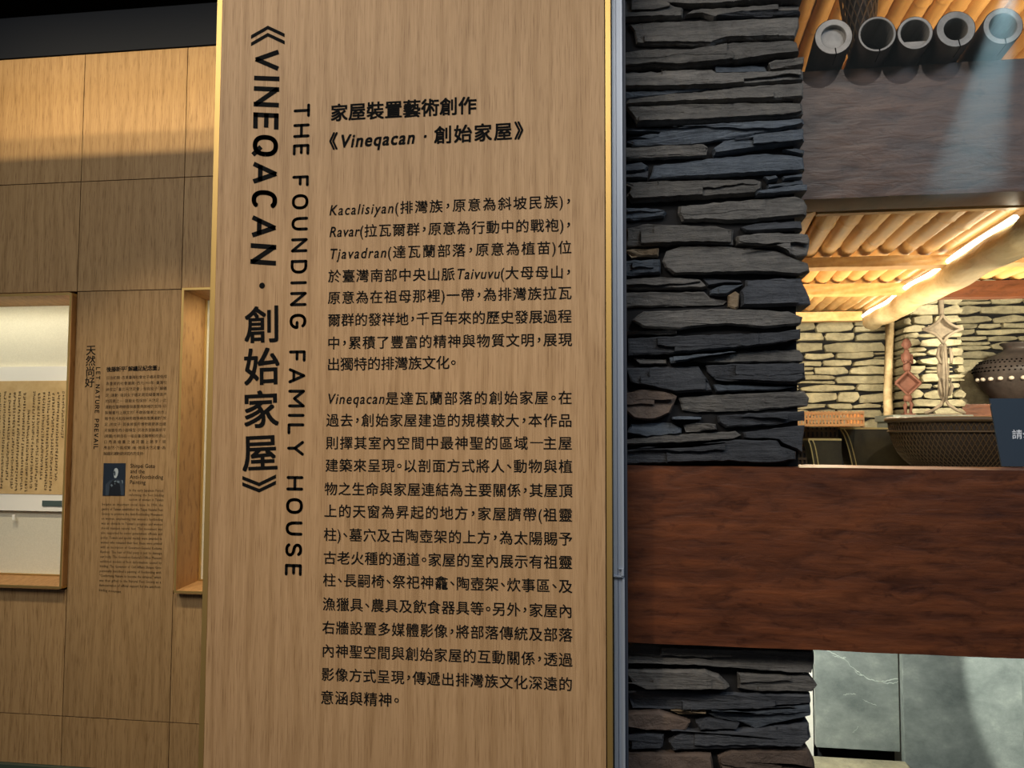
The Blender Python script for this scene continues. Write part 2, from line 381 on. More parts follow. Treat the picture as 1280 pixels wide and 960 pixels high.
def arc(cx, cy, rx, ry, a0, a1, n=20, p=2.35):
    o = []
    for i in range(n + 1):
        a = math.radians(a0 + (a1 - a0) * i / n); c_, s_ = math.cos(a), math.sin(a)
        o.append((cx + rx * math.copysign(abs(c_) ** (2 / p), c_), cy + ry * math.copysign(abs(s_) ** (2 / p), s_)))
    return o
STROKES = {'V': [[(0, 1), (.5, 0)], [(.5, 0), (1, 1)]], 'I': [[(0, 0), (0, 1)]], 'N': [[(0, 0), (0, 1)], [(0, 1), (1, 0)], [(1, 0), (1, 1)]],
 'E': [[(0, 0), (0, 1)], [(0, 1), (1, 1)], [(0, .52), (.88, .52)], [(0, 0), (1, 0)]], 'F': [[(0, 0), (0, 1)], [(0, 1), (1, 1)], [(0, .48), (.86, .48)]],
 'L': [[(0, 1), (0, 0)], [(0, 0), (1, 0)]], 'T': [[(0, 1), (1, 1)], [(.5, 1), (.5, 0)]], 'H': [[(0, 0), (0, 1)], [(1, 0), (1, 1)], [(0, .5), (1, .5)]],
 'A': [[(0, 0), (.5, 1)], [(.5, 1), (1, 0)], [(.17, .28), (.83, .28)]], 'Y': [[(0, 1), (.5, .45)], [(1, 1), (.5, .45)], [(.5, .45), (.5, 0)]],
 'M': [[(0, 0), (0, 1)], [(0, 1), (.5, .35)], [(.5, .35), (1, 1)], [(1, 1), (1, 0)]], 'O': [arc(.5, .5, .5, .5, 0, 360, 36)],
 'Q': [arc(.5, .5, .5, .5, 0, 360, 36), [(.62, .26), (1.04, -.06)]], 'C': [arc(.5, .5, .5, .5, 42, 318, 28)],
 'G': [arc(.5, .5, .5, .5, 42, 350, 30), [(1.0, .44), (.60, .44)], [(1.0, .44), (1.0, .30)]], 'U': [[(0, 1), (0, .5)] + arc(.5, .5, .5, .5, 180, 360, 16) + [(1, .5), (1, 1)]],
 'D': [[(0, 0), (0, 1)], [(0, 1), (.4, 1)] + arc(.4, .5, .6, .5, 90, -90, 20) + [(.4, 0), (0, 0)]],
 'P': [[(0, 0), (0, 1)], [(0, 1), (.5, 1)] + arc(.5, .74, .5, .26, 90, -90, 12) + [(.5, .48), (0, .48)]],
 'R': [[(0, 0), (0, 1)], [(0, 1), (.5, 1)] + arc(.5, .74, .5, .26, 90, -90, 12) + [(.5, .48), (0, .48)], [(.5, .48), (1, 0)]],
 'S': [arc(.5, .76, .46, .24, 20, 180, 12, 2.2) + arc(.5, .76, .46, .24, 180, 262, 8, 2.0) + arc(.5, .25, .5, .25, 82, 0, 8, 2.0) + arc(.5, .25, .5, .25, 0, -160, 12, 2.2)]}
WID = dict(V=.70, I=0, N=.68, E=.54, F=.54, L=.52, T=.66, H=.68, A=.72, Y=.70, M=.84, O=.74, Q=.72, C=.66, G=.72, U=.66, D=.66, S=.62, P=.62, R=.66)
def stroke_word(name, word, P0, P1, cap, t, parent, mat, wk=1.0, shear=0.0, rounded=False, lift=0.0006):
    """capitals of even stroke width, running down the board; cap = letter height in metres"""
    P0, P1 = Vector(P0), Vector(P1); L = (P1 - P0).length / cap; U = (P1 - P0).normalized(); Wv = Vector((-U.z, 0, U.x))
    ws = [max(t, WID[c] * wk) for c in word]; gap = (L - sum(ws)) / max(1, len(word) - 1); x = 0; V, Fc = [], []
    put = lambda px_, py_: P0 + U * ((px_ + shear * (py_ - .5)) * cap) + Wv * ((py_ - .5) * cap) + Vector((0, -lift, 0))
    for c, w_ in zip(word, ws):
        for path in STROKES[c]:
            Q = [Vector((x + t / 2 + a * (w_ - t), t / 2 + b * (1 - t))) for a, b in path]; n_ = len(Q); curved = n_ > 2
            for i in range(n_ - 1):
                a, b = Q[i], Q[i + 1]; d = (b - a)
                if d.length < 1e-5: continue
                d.normalize(); axis = abs(d.x) < .01 or abs(d.y) < .01
                e = t / 2 if (axis and not rounded and not curved) else (t * .22 if not curved and not rounded else 0)
                a2, b2 = a - d * e, b + d * e; nn = Vector((-d.y, d.x)) * (t / 2); k = len(V)
                V += [put(*(a2 + nn)), put(*(a2 - nn)), put(*(b2 - nn)), put(*(b2 + nn))]; Fc.append((k, k + 1, k + 2, k + 3))
            for i, q in enumerate(Q):
                if (rounded or 0 < i < n_ - 1):
                    k = len(V); V += [put(q.x + math.cos(j * PI / 6) * t / 2, q.y + math.sin(j * PI / 6) * t / 2) for j in range(12)]; Fc.append(tuple(range(k, k + 12)))
        x += w_ + gap
    return obj(name, V, Fc, mat, parent)

# ------------------------------------------------------------------ room shell
WY = 1.7
sB = at(0, 955, WY - 0.02).z
flo = box('floor', -4.5, 4.0, -3.5, 4.2, -0.05, 0, M_floor); tag(flo, kind='structure', label='dark floor of the gallery', cat='floor')
cei = box('ceiling', -4.5, 4.0, -3.5, 4.2, 3.45, 3.5, M_black); tag(cei, kind='structure', label='black gallery ceiling', cat='ceiling')
wl = empty('wall_left', (-1.6, WY, 0), 'wall clad in large pale oak veneer panels behind the sign', 'wall', kind='structure')
box('backing', -4.4, 0.0, WY + 0.26, WY + 0.30, 0, 3.45, M_black, wl)
s1 = at(92.5, 480, WY).x; s2 = at(223.5, 480, WY).x; pw = s2 - s1
z_top = at(60, 71, WY).z; z_a = at(60, 229, WY).z; z_b = at(160, 363, WY).z; z_c = at(40, 893, WY).z; z_d = sB
fas = box('fascia', -4.4, 0.0, WY - 0.005, WY + 0.02, z_top + 0.003, at(200, 9, WY).z, M_fascia, wl)
box('upper_fascia', -4.4, 0.0, WY - 0.10, WY + 0.02, at(200, 9, WY).z, 3.45, M_black, wl)
# display niche openings (front outer rectangle on the plane of the frame)
FP = 0.035; NB = WY + 0.13
n1r = at(76.5, 736, WY - FP); n1t = at(86, 366, WY - FP).z; n1b = n1r.z; nw = 1.05
n2l = at(217, 741, WY - FP).x; n2t = at(225, 360, WY - FP).z; n2b = at(217, 741, WY - FP).z
G = 0.0035
def panel(x0, x1, z0, z1):
    return box('wood_panel', x0 + G / 2, x1 - G / 2, WY - 0.0, WY + 0.02, z0 + G / 2, z1 - G / 2, M_panel, wl)
edges = [s1 - 3 * pw, s1 - 2 * pw, s1 - pw, s1, s2, s2 + pw, s2 + 2 * pw, s2 + 3 * pw]
for i in range(len(edges) - 1):
    x0, x1 = edges[i], edges[i + 1]
    if x0 > -0.1: continue
    panel(x0, x1, z_a, z_top); panel(x0, x1, z_b, z_a); panel(x0, x1, z_d, z_c)
    mid = (x0 + x1) / 2
    if n1r.x - nw < mid < n1r.x: panel(x0, x1, z_c, n1b - 0.008)
    elif n2l < mid < n2l + 2 * pw: panel(x0, x1, z_c, n2b - 0.008)
    else: panel(x0, x1, z_c, z_b)
bb = box('baseboard_left', -4.4, 0.0, WY - 0.02, WY + 0.02, 0, z_d, M_basebd); tag(bb, kind='structure', label='grey green skirting under the oak panels', cat='baseboard')
flap = box('blocker_1', -3.6, -0.3, 0.55, 1.20, 3.03, 3.05, M_black); tag(flap, kind='structure', label='unseen dark board added to cut off the wall band light', cat='blocker')  # added out of view to block the strip lamps below the lit band

def niche(name, x0, x1, z0, z1, label, splay_x, splay_b, splay_t):
    r = empty(name, ((x0 + x1) / 2, WY, z0), label, 'display case')
    t = 0.009; yf = WY - FP
    # frame: four thin flat bars standing proud of the wall
    V, Fc = merge([boxv(x0, x0 + t, yf, WY + 0.02, z0, z1), boxv(x1 - t, x1, yf, WY + 0.02, z0, z1)])
    box('frame_bar', x0, x0 + t, yf, WY + 0.02, z0, z1, M_brass, r); box('frame_bar', x1 - t, x1, yf, WY + 0.02, z0, z1, M_brass, r)
    box('frame_bar', x0 + t, x1 - t, yf, WY + 0.02, z1 - t, z1, M_brass, r); box('frame_bar', x0 + t, x1 - t, yf, WY + 0.02, z0, z0 + t, M_brass, r)
    a0, a1, c0, c1 = x0 + t, x1 - t, z0 + t, z1 - t
    b0, b1, d0, d1 = a0 + splay_x, a1 - splay_x, c0 + splay_b, c1 - splay_t
    yf2 = yf + 0.001
    def q(nm, p, nv, mat):
        p = [Vector(k) for k in p]; o = Vector(nv) * 0.012
        V = p + [k + o for k in p]; obj(nm, V, [(0, 1, 2, 3), (7, 6, 5, 4), (0, 4, 5, 1), (1, 5, 6, 2), (2, 6, 7, 3), (3, 7, 4, 0)], mat, r)
    q('sill', [(a0, yf2, c0), (a1, yf2, c0), (b1, NB, d0), (b0, NB, d0)], (0, 0, -1), M_case)
    q('soffit', [(a0, yf2, c1), (b0, NB, d1), (b1, NB, d1), (a1, yf2, c1)], (0, 0, 1), M_case)
    q('jamb', [(a0, yf2, c0), (b0, NB, d0), (b0, NB, d1), (a0, yf2, c1)], (-1, 0, 0), M_case)
    q('jamb', [(a1, yf2, c0), (a1, yf2, c1), (b1, NB, d1), (b1, NB, d0)], (1, 0, 0), M_case)
    box('back_panel', b0 - 0.02, b1 + 0.02, NB + 0.001, NB + 0.02, d0 - 0.02, d1 + 0.02, M_cream, r)
    boxes('inner_bead', [(b0, b0 + 0.006, NB - 0.012, NB, d0, d1), (b1 - 0.006, b1, NB - 0.012, NB, d0, d1), (b0 + 0.006, b1 - 0.006, NB - 0.012, NB, d0, d0 + 0.005)], M_brass, r)
    return r, (b0, b1, d0, d1)
sxp = at(234.5, 724.6, NB); spx = max(0.01, sxp.x - n2l - 0.009); spb = max(0.004, sxp.z - n2b - 0.009)
sty = n2t - 0.009 - at(243, 376, NB).z
print('splay', spx, spb, sty, 'wall x', s1, s2, 'pw', pw, 'z', z_top, z_a, z_b, z_c, z_d)
ni1, (b0, b1, d0, d1) = niche('display_niche', n1r.x - nw, n1r.x, n1b, n1t, 'recessed display niche holding an old calligraphy scroll, at the left edge', 0.012, spb, max(0.003, sty))
ni2, _ = niche('display_niche', n2l, s2 + 2 * pw - .004, n2b, n2t, 'recessed display niche with an orange wood jamb, half hidden by the big sign', spx, spb, max(0.003, sty))
area('niche_lamp', (n1r.x - 0.4, WY - 0.01, n1t - 0.025), (n1r.x - 0.4, NB, 1.55), 0.8, 0.02, 1.5, (1.0, 0.93, 0.72))
area('niche_lamp', (n2l + 0.4, WY - 0.01, n2t - 0.025), (n2l + 0.4, NB, 1.55), 0.5, 0.02, 2.2, (1.0, 0.93, 0.72))

# scroll on its white mount inside the first niche
yb = NB - 0.02
zt = at(60, 458, yb).z; zp = at(60, 476, yb).z; zq = at(60, 618, yb).z; ze = at(60, 639, yb).z
scx1 = at(84, 550, yb).x + 0.01; scx0 = scx1 - 0.85
sc = empty('calligraphy_scroll', ((scx0 + scx1) / 2, yb, ze), 'yellowed paper scroll of handwritten columns on a white mount in the left niche', 'scroll')
box('mount', scx0, scx1, yb, NB, ze, zt, M_matb, sc)
box('paper', scx0 + 0.004, scx1 - 0.003, yb - 0.002, yb, zq, zp, M_paper, sc)
cols = []
for k in range(16):
    cx = at(78 - k * 6.1, 540, yb).x; zz = at(60, 489 + (k % 3) * 1.0 + (22 if k == 7 else 0), yb).z; stop = at(60, random.choice([611, 611, 600, 612]), yb).z
    if k == 0: stop = at(60, 545, yb).z
    Q = []
    while zz > stop:
        h = random.uniform(0.007, 0.012)
        for _ in range(7):
            if random.random() < .5:
                a = cx + random.uniform(-.0065, .001); l = random.uniform(.004, .010); b_ = zz - random.uniform(0, h); Q.append((a, a + l, b_ - .0019, b_))
            else:
                a = cx + random.uniform(-.006, .006); b_ = zz - random.uniform(0, h * .5); Q.append((a, a + .0019, b_ - h * .6, b_))
        zz -= h + 0.003
    V, Fc = [], []
    for (a, b_, c_, d_) in Q:
        i = len(V); V += [(a, yb - .0025, c_), (b_, yb - .0025, c_), (b_, yb - .0025, d_), (a, yb - .0025, d_)]; Fc.append((i, i + 1, i + 2, i + 3))
    if V: obj('writing_column', V, Fc, M_stroke, sc)
pA = at(53.5, 625.5, yb); pB = at(77.5, 633, yb)
cp = box('caption_plate', pA.x, pB.x, yb - 0.004, yb - 0.001, pB.z, pA.z, M_plate); tag(cp, 'small grey green caption plate on the lower rail of the scroll mount', 'plate')
sc_c = at(18, 646, yb)
cl = boxes('mount_clip', [(sc_c.x - .006, sc_c.x + .006, yb - .006, yb - 0.002, sc_c.z - .012, sc_c.z + .010)], M_matb); tag(cl, 'tiny pale clip under the edge of the scroll mount', 'clip')

# printed text on the middle oak panel
T = empty('wall_inscription', at(165, 600, WY), 'black printed text beside the niche, headed by four large characters', 'inscription')
ty = WY - 0.0
def wl_text(s, x0, y0, x1, y1, em_px, mat=M_inkb, **k):
    P0 = at(x0, y0, ty); P1 = at(x1, y1, ty); e = em_px * (P1 - P0).length / math.hypot(x1 - x0, y1 - y0)
    return lettering('text_line', s, P0, P1, e, T, mat, **k)
for ch, cy in zip('天然尚好', (438, 451.3, 464.7, 478)):
    cx = 113.7 - (cy - 438) * 0.035; wl_text(ch, cx - 6.2, cy, cx + 6.2, cy - 0.3, 12.6, M_ink, off=0.012, fit=False)
for wd, a, b_ in (('LET', 459, 474.5), ('NATURE', 480.5, 516.5), ('PREVAIL', 523.5, 561.5)):
    c_ = lambda y: 123 - (y - 459) * 0.030
    stroke_word('text_line', wd, at(c_(a), a, ty), at(c_(b_), b_, ty), 5.6 * (at(133, 470, ty) - at(123, 470, ty)).length / 10, .190, T, M_ink, 1.2, 0, True)
wl_text('後藤新平「解纏足紀念圖」', 133, 462, 200, 459.8, 6.4, M_ink, off=0.02)
ch_lines = ['日治初期，改革臺灣社會女子纏足習俗成', '為重要的社會議題。西元1900年，臺灣仕', '紳成立「臺北天然足會」，發起女子「解纏', '足」運動，強調女子纏足是阻礙臺灣進步',
            '的因素之一，鼓勵女性保持「天然足」。此', '運動在當時總督與義賢典故裡的支持，印', '製贈書刊上題文的「不敢毀傷孝之始也」', '贈予在大稻埕林熊徵等紳商推廣運動「放',
            '足」的女子，其後總督府博物館更展出纏', '足後變形的小腳模型，民政長官後藤新平', '(題圖)也親自在一幅由臺北醫學校校長山', '口秀高繪畫之纏足圖上題字「順', '應自然，乃能成賢」後，贈與天然足會，為', '解纏足運動提供官方的支持。']
for i, s in enumerate(ch_lines):
    y = 472.5 + i * 7.27; xl = 132.8 - i * 0.26; xr = (209 - i * 0.15) if i < 13 else 181
    wl_text(s, xl, y, xr, y - 1.9 + i * 0.15, 4.4, M_inkb, res=1, off=0.004, fit=True, latin=1.0)
for s, x0, x1, y in (('Shinpei Goto', 163, 194, 582), ('and the', 163, 181, 588.8), ('Anti-Footbinding', 162.5, 204, 595.8), ('Painting', 162.3, 182, 602.4)):
    wl_text(s, x0, y, x1, y + .3, 6.6, M_inkb, italic=False, off=0.012, latw=0.9)
en3 = ['In the early Japanese Period,', 'reforming the foot binding', 'custom of women in Taiwan']
en = ['became an important social issue. In 1900, the', 'gentry of Taiwan established the Taipei Natural Feet', 'Society to promote the Anti-Footbinding Movement', "on women, emphasizing that women's footbinding",
      "was an obstacle to Taiwan's progress and women", 'should maintain natural feet. This movement was', 'also supported by senior government officials and', 'policy. Towels and special medals were awarded to',
      'women who released their feet, these were printed', 'with an inscription of Governor-General Kodama', 'Kanbun: The hair of filial piety is not to damage', "our body. The Governor-General's Office Museum", 'exhibited models of foot deformation caused by',
      'binding. The Governor of Civil Affairs Shinpei Goto', 'personally inscribed a painting of footbinding with', '"Conforming Nature to become the virtuous," which', 'was then gifted to the Natural Feet Society as a', 'demonstration of official support for the anti-foot-', 'binding movement.']
for i, s in enumerate(en3): wl_text(s, 161.5 - i * .2, 612.5 + i * 5.8, 205 - i * .2, 613.2 + i * 5.8, 4.3, M_inkb, res=1, italic=False, latw=0.8)
for i, s in enumerate(en):
    y = 630 + i * 5.95; wl_text(s, 127.6 - i * .21, y, (204 - i * .17) if i < 18 else 152, y + 1.2 + i * .07, 4.3, M_inkb, res=1, italic=False, latw=0.8)
# small portrait print
def quadpx(pts, Y): return [at(x, y, Y) for x, y in pts]
Y1 = ty - 0.002
pr = empty('portrait_print', at(142.5, 619, ty), 'small blue black portrait print of a bald man in uniform, set in the wall text', 'picture')
def flat(name, pts, Y, mat, parent, th=0.002):
    f0 = quadpx(pts, Y); n = len(f0); V = f0 + [p + Vector((0, th, 0)) for p in f0]
    Fc = [tuple(reversed(range(n)))] + [tuple(range(n, 2 * n))] + [(i, (i + 1) % n, n + (i + 1) % n, n + i) for i in range(n)]
    return obj(name, V, Fc, mat, parent)
flat('print_ground', [(129.5, 579), (157, 579), (155.8, 619.6), (128.2, 619.6)], Y1, M_photo, pr)
flat('shoulders', [(132, 619.2), (132, 606), (137, 601), (142, 599), (147, 599), (152, 601), (154.4, 606), (154.6, 619.2)], Y1 - .0004, M_photom, pr, .0003)
flat('uniform', [(136, 619.2), (137, 606), (141, 600), (146, 600), (150, 606), (151, 619.2)], Y1 - .0007, M_photod, pr, .0003)
flat('face', [(142.6, 596), (142, 592), (142.6, 588), (143.6, 585.6), (145.5, 585), (147.3, 586.6), (147.9, 590), (147, 594), (145.2, 597.3), (143.4, 597.6)], Y1 - .001, M_photol, pr, .0004)
flat('face_shade', [(142.6, 594), (142.2, 590), (143.4, 588), (144.4, 591), (144, 595)], Y1 - .0014, M_photom, pr, .0003)
for q_ in ([(142.4, 601.4), (145, 600.4), (145.6, 602), (143, 602.8)], [(146.2, 601), (148.2, 600.8), (149.8, 602.8), (148, 603.8), (146.4, 602.8)], [(138, 606.4), (139.6, 605), (141.2, 607), (139.4, 608.6)], [(152, 600), (153.4, 600.5), (154, 604), (152.8, 604.6)], [(143, 604), (144, 603.6), (143.8, 606)]):
    flat('medal', q_, Y1 - .0011, M_photoh, pr, .0003)

# ------------------------------------------------------------------ the big sign
xl = at(266, 480, 0).x; xr = at(756.5, 480, 0).x; tw = at(764.5, 480, 0).x - xr; tl = xl - at(258.5, 480, 0).x
sg = empty('information_sign', ((xl + xr) / 2, 0, 0), 'tall pale oak sign board with black Chinese text and brass side strips', 'sign')
box('board', xl, xr, 0, 0.05, 0, 3.0, M_oak, sg, 0.0012)
box('side_strip', xl - tl, xl - 0.0015, 0.003, 0.055, 0, 3.0, M_brass, sg, 0.0008)
box('side_strip', xr + 0.0015, xr + tw, 0.003, 0.055, 0, 3.0, M_brass, sg, 0.0008)
def sg_text(s, x0, y0, x1, y1, em_px, **k):
    P0 = at(x0, y0, 0); P1 = at(x1, y1, 0); e = em_px * (P1 - P0).length / math.hypot(x1 - x0, y1 - y0)
    return lettering('text_line', s, P0, P1, e, sg, M_ink, **k)
# vertical title
def tcx(y): return 334.5 - (y - 45) * 0.0193
e_t = 46
def turned(s, y0, y1, em_px, cxf, **k): return sg_text(s, cxf(y0), y0, cxf(y1), y1, em_px, cap=True, **k)
def angle_mark(ya, yb_, up):                      # double angle bracket of the vertical title, two chevrons
    for k in (0, 1):
        c = tcx(ya); h = (yb_ - ya); t = 4.6; y0 = ya + k * h * 0.42
        a = h * 0.58 - 1.5
        if up: pts = [(c - 21, y0 + a), (c, y0), (c + 21, y0 + a), (c + 21, y0 + a + t), (c, y0 + t), (c - 21, y0 + a + t)]
        else: pts = [(c - 21, y0), (c, y0 + a), (c + 21, y0), (c + 21, y0 + t), (c, y0 + a + t), (c - 21, y0 + t)]
        pts = [(x, y - (x - c) * 0.045 if not up else y - (x - c) * 0.05) for x, y in pts]
        V = [at(x, y, -0.0006) for x, y in pts]
        obj('angle_mark', V, [(5, 4, 1, 0), (4, 3, 2, 1)], M_ink, sg)
angle_mark(32, 53.5, True)
mpx = (at(600, 300, 0) - at(590, 300, 0)).length / 10
stroke_word('text_line', 'VINEQACAN', at(tcx(62), 62, 0), at(tcx(331), 331, 0), 34.5 * mpx, .178, sg, M_ink, 1.14, .10)
V, Fc = [], []
cc = at(327.5, 357, -0.0006)
V = [cc + Vector((math.cos(a * PI / 8) * .0058, 0, math.sin(a * PI / 8) * .0058)) for a in range(16)]
obj('middle_dot', V, [tuple(range(16))], M_ink, sg)
for ch, cy in zip('創始家屋', (406, 458.5, 512, 566)):
    sg_text(ch, tcx(cy) - 22.5, cy + 1.0, tcx(cy) + 22.5, cy - 1.0, 46.5, off=0.015, fit=False, res=4)
angle_mark(594, 612.5, False)
def ecx(y): return 377.5 - (y - 130) * 0.0185
for wd, a, b_ in (('THE', 130, 194), ('FOUNDING', 219.5, 411), ('FAMILY', 438, 569.5), ('HOUSE', 595, 719.5)):
    stroke_word('text_line', wd, at(ecx(a), a, 0), at(ecx(b_), b_, 0), 22 * mpx, .170, sg, M_ink, 1.20, 0, True)
sg_text('家屋裝置藝術創作', 413, 141.5, 596, 131.5, 22.8, off=0.022, res=4)
sg_text('《Vineqacan · 創始家屋》', 411, 177, 655, 163, 23, off=0.022, res=4, latw=0.88)
body = [('Kacalisiyan(排灣族，原意為斜坡民族)，', 411, 263, 715, 251.5), ('Ravar(拉瓦爾群，原意為行動中的戰袍)，', 411, 290, 715, 281),
        ('Tjavadran(達瓦蘭部落，原意為植苗)位', 411, 317.5, 715, 309), ('於臺灣南部中央山脈Taivuvu(大母母山，', 410, 345.5, 715, 340),
        ('原意為在祖母那裡)一帶，為排灣族拉瓦', 409.5, 372.5, 715, 366), ('爾群的發祥地，千百年來的歷史發展過程', 409.5, 400.3, 715, 395.3),
        ('中，累積了豐富的精神與物質文明，展現', 409, 429, 715.5, 424.3), ('出獨特的排灣族文化。', 408.5, 455.5, 571, 453),
        ('Vineqacan是達瓦蘭部落的創始家屋。在', 408.5, 498.5, 715.5, 497), ('過去，創始家屋建造的規模較大，本作品', 407.5, 525.3, 715.5, 525.6),
        ('則擇其室內空間中最神聖的區域\u2500主屋', 407, 553.7, 715.5, 554), ('建築來呈現。以剖面方式將人、動物與植', 406.5, 581.7, 716, 583),
        ('物之生命與家屋連結為主要關係，其屋頂', 405.5, 611, 716, 613.3), ('上的天窗為昇起的地方，家屋臍帶(祖靈', 405, 638.5, 716, 644),
        ('柱)、墓穴及古陶壺架的上方，為太陽賜予', 404.5, 668, 716, 673.7), ('古老火種的通道。家屋的室內展示有祖靈', 404, 697, 716, 703),
        ('柱、長嗣椅、祭祀神龕、陶壺架、炊事區、及', 403.5, 724.7, 716, 733), ('漁獵具、農具及飲食器具等。另外，家屋內', 403, 754.8, 716, 764),
        ('右牆設置多媒體影像，將部落傳統及部落', 402.5, 784, 716, 794), ('內神聖空間與創始家屋的互動關係，透過', 402, 813, 716, 825),
        ('影像方式呈現，傳遞出排灣族文化深遠的', 401.5, 842.5, 716, 855.5), ('意涵與精神。', 400.5, 871.5, 500, 875.3)]
for i, (s, x0, y0, x1, y1) in enumerate(body):
    sg_text(s, x0, y0, x1, y1, 17.2 + i * 0.012, off=0.008, latin=1.08, latw=0.84, res=3)

# aluminium channel that ends the glass line beside the sign
ax0 = at(766.2, 480, 0.03).x; ax1 = at(779.2, 480, 0.03).x; zj = at(772, 720, 0.03).z
al = empty('metal_channel', ((ax0 + ax1) / 2, 0.05, 0), 'grey blue aluminium channel running up between the sign and the slate pier', 'channel')
def chan(name, x0, x1, z0, z1, y0):
    w_ = x1 - x0
    boxes(name, [(x0, x0 + w_ * .36, y0, y0 + 0.05, z0, z1), (x0 + w_ * .36, x0 + w_ * .44, y0 + .004, y0 + 0.05, z0, z1), (x0 + w_ * .44, x0 + w_ * .80, y0 + .0015, y0 + 0.05, z0, z1),
                 (x0 + w_ * .80, x1, y0 - .001, y0 + 0.05, z0, z1)], M_alu, al)
chan('upper_section', ax0, ax1, zj, 3.0, 0.028); chan('lower_section', ax0 + 0.0008, ax1 + 0.0008, 0, zj - 0.0025, 0.030)
zz = at(772, 711, 0.03).z
boxes('joint_tab', [(ax0 + .010, ax1 - 0.001, 0.0245, 0.0285, zz, zz + .0015), (ax1 - 0.0045, ax1 - 0.001, 0.0245, 0.0285, zj, zz), (ax0, ax1 - .001, 0.0245, 0.0285, zj - .001, zj + .0012)], M_alu, al)
box('seal', ax1, ax1 + 0.006, 0.034, 0.08, 0, 3.0, M_alud, al)

# ------------------------------------------------------------------ slate pier, stones traced one by one
PY = 0.15
pier = empty('slate_pier', (0.17, PY, 1.44), 'tall pier of stacked dark slates standing on the lower beam, right of the sign', 'pier')
pier_low = empty('slate_pier', (0.17, PY, 0), 'short lower pier of stacked slates under the red brown beam', 'pier')
pxL = at(784, 300, PY).x
def stone(pts, Y, tone, parent, name='stone', depth=0.09, seed=0, step=0.011, rough=0.0011, mat=None):
    """pts: world (x, z) outline, clockwise or not; returns a slab with a broken edge and a chamfered, uneven face"""
    rnd = random.Random(seed)
    P = []
    n = len(pts)
    for i in range(n):
        a = Vector(pts[i]); b = Vector(pts[(i + 1) % n]); k = max(1, int((b - a).length / step))
        for j in range(k):
            q = a.lerp(b, j / k)
            P.append(q + Vector((rnd.uniform(-1, 1) * rough, rnd.uniform(-1, 1) * rough)))
    ar = sum(P[i].x * P[(i + 1) % len(P)].y - P[(i + 1) % len(P)].x * P[i].y for i in range(len(P)))
    if ar < 0: P.reverse()
    m = len(P); cx = sum(p.x for p in P) / m; cz = sum(p.y for p in P) / m
    hx = max(abs(p.x - cx) for p in P) + 1e-6; hz = max(abs(p.y - cz) for p in P) + 1e-6
    ins = min(0.0035, hz * 0.3)
    tx = rnd.uniform(-.006, .006); tz = rnd.uniform(-.006, .006)
    V = []; inner = []
    for p in P:
        dx = (cx - p.x); dz = (cz - p.y); k = min(1.0, ins / max(1e-6, abs(dz) + abs(dx) * hz / hx)) if True else 0
        jy = rnd.uniform(-.0012, .0012)
        f = 1 - min(0.5, k)
        inner.append(Vector((p.x + dx * (ins / hx), Y + jy + tx * (p.x - cx) / hx + tz * (p.y - cz) / hz, p.y + dz * min(.6, ins / hz))))
    outer = [Vector((p.x, Y + 0.004 + rnd.uniform(0, .003), p.y)) for p in P]
    back = [Vector((p.x, Y + depth, p.y)) for p in P]
    V = inner + outer + back
    # face split along a spine so that long slabs triangulate well
    Fc = [tuple(range(m))]
    for i in range(m):
        j = (i + 1) % m
        Fc.append((i, m + i, m + j, j)); Fc.append((m + i, 2 * m + i, 2 * m + j, m + j))
    Fc.append(tuple(reversed(range(2 * m, 3 * m))))
    if mat is None and hz > .012 and hx > .03 and rnd.random() < .8:            # a cleft layer standing a little proud of the face
        for lay in range(2 if hz > .018 else 1):
            up_ = rnd.random() < .55; lev = cz + rnd.uniform(-.35, .35) * hz; f1_, f2_ = rnd.uniform(20, 60), rnd.uniform(90, 200); ph_ = rnd.uniform(0, 6); sl_ = rnd.uniform(-.06, .06); xc = cx + rnd.uniform(-.5, .5) * hx; half = rnd.uniform(.5, 1.1) * hx
            ln = lambda x: lev + sl_ * (x - cx) + .0022 * math.sin(x * f1_ + ph_) + .0012 * math.sin(x * f2_)
            k0_ = len(V); Q = []
            for q in inner:
                x = min(max(q.x, xc - half + rnd.uniform(-.001, .001)), xc + half); z = q.z
                z = max(z, ln(x)) if up_ else min(z, ln(x)); Q.append((x, z))
            dy = -.0014 - .0012 * lay
            ymin = min(q.y for q in inner)
            for x, z in Q: V.append(Vector((x + (cx - x) * .015, ymin + dy, z + (cz - z) * .05)))
            for x, z in Q: V.append(Vector((x, ymin + .004, z)))
            Fc.append(tuple(range(k0_, k0_ + m)))
            for i in range(m): j = (i + 1) % m; Fc.append((k0_ + i, k0_ + m + i, k0_ + m + j, k0_ + j))
    return obj(name, V, Fc, mat or M_sl[tone], parent)
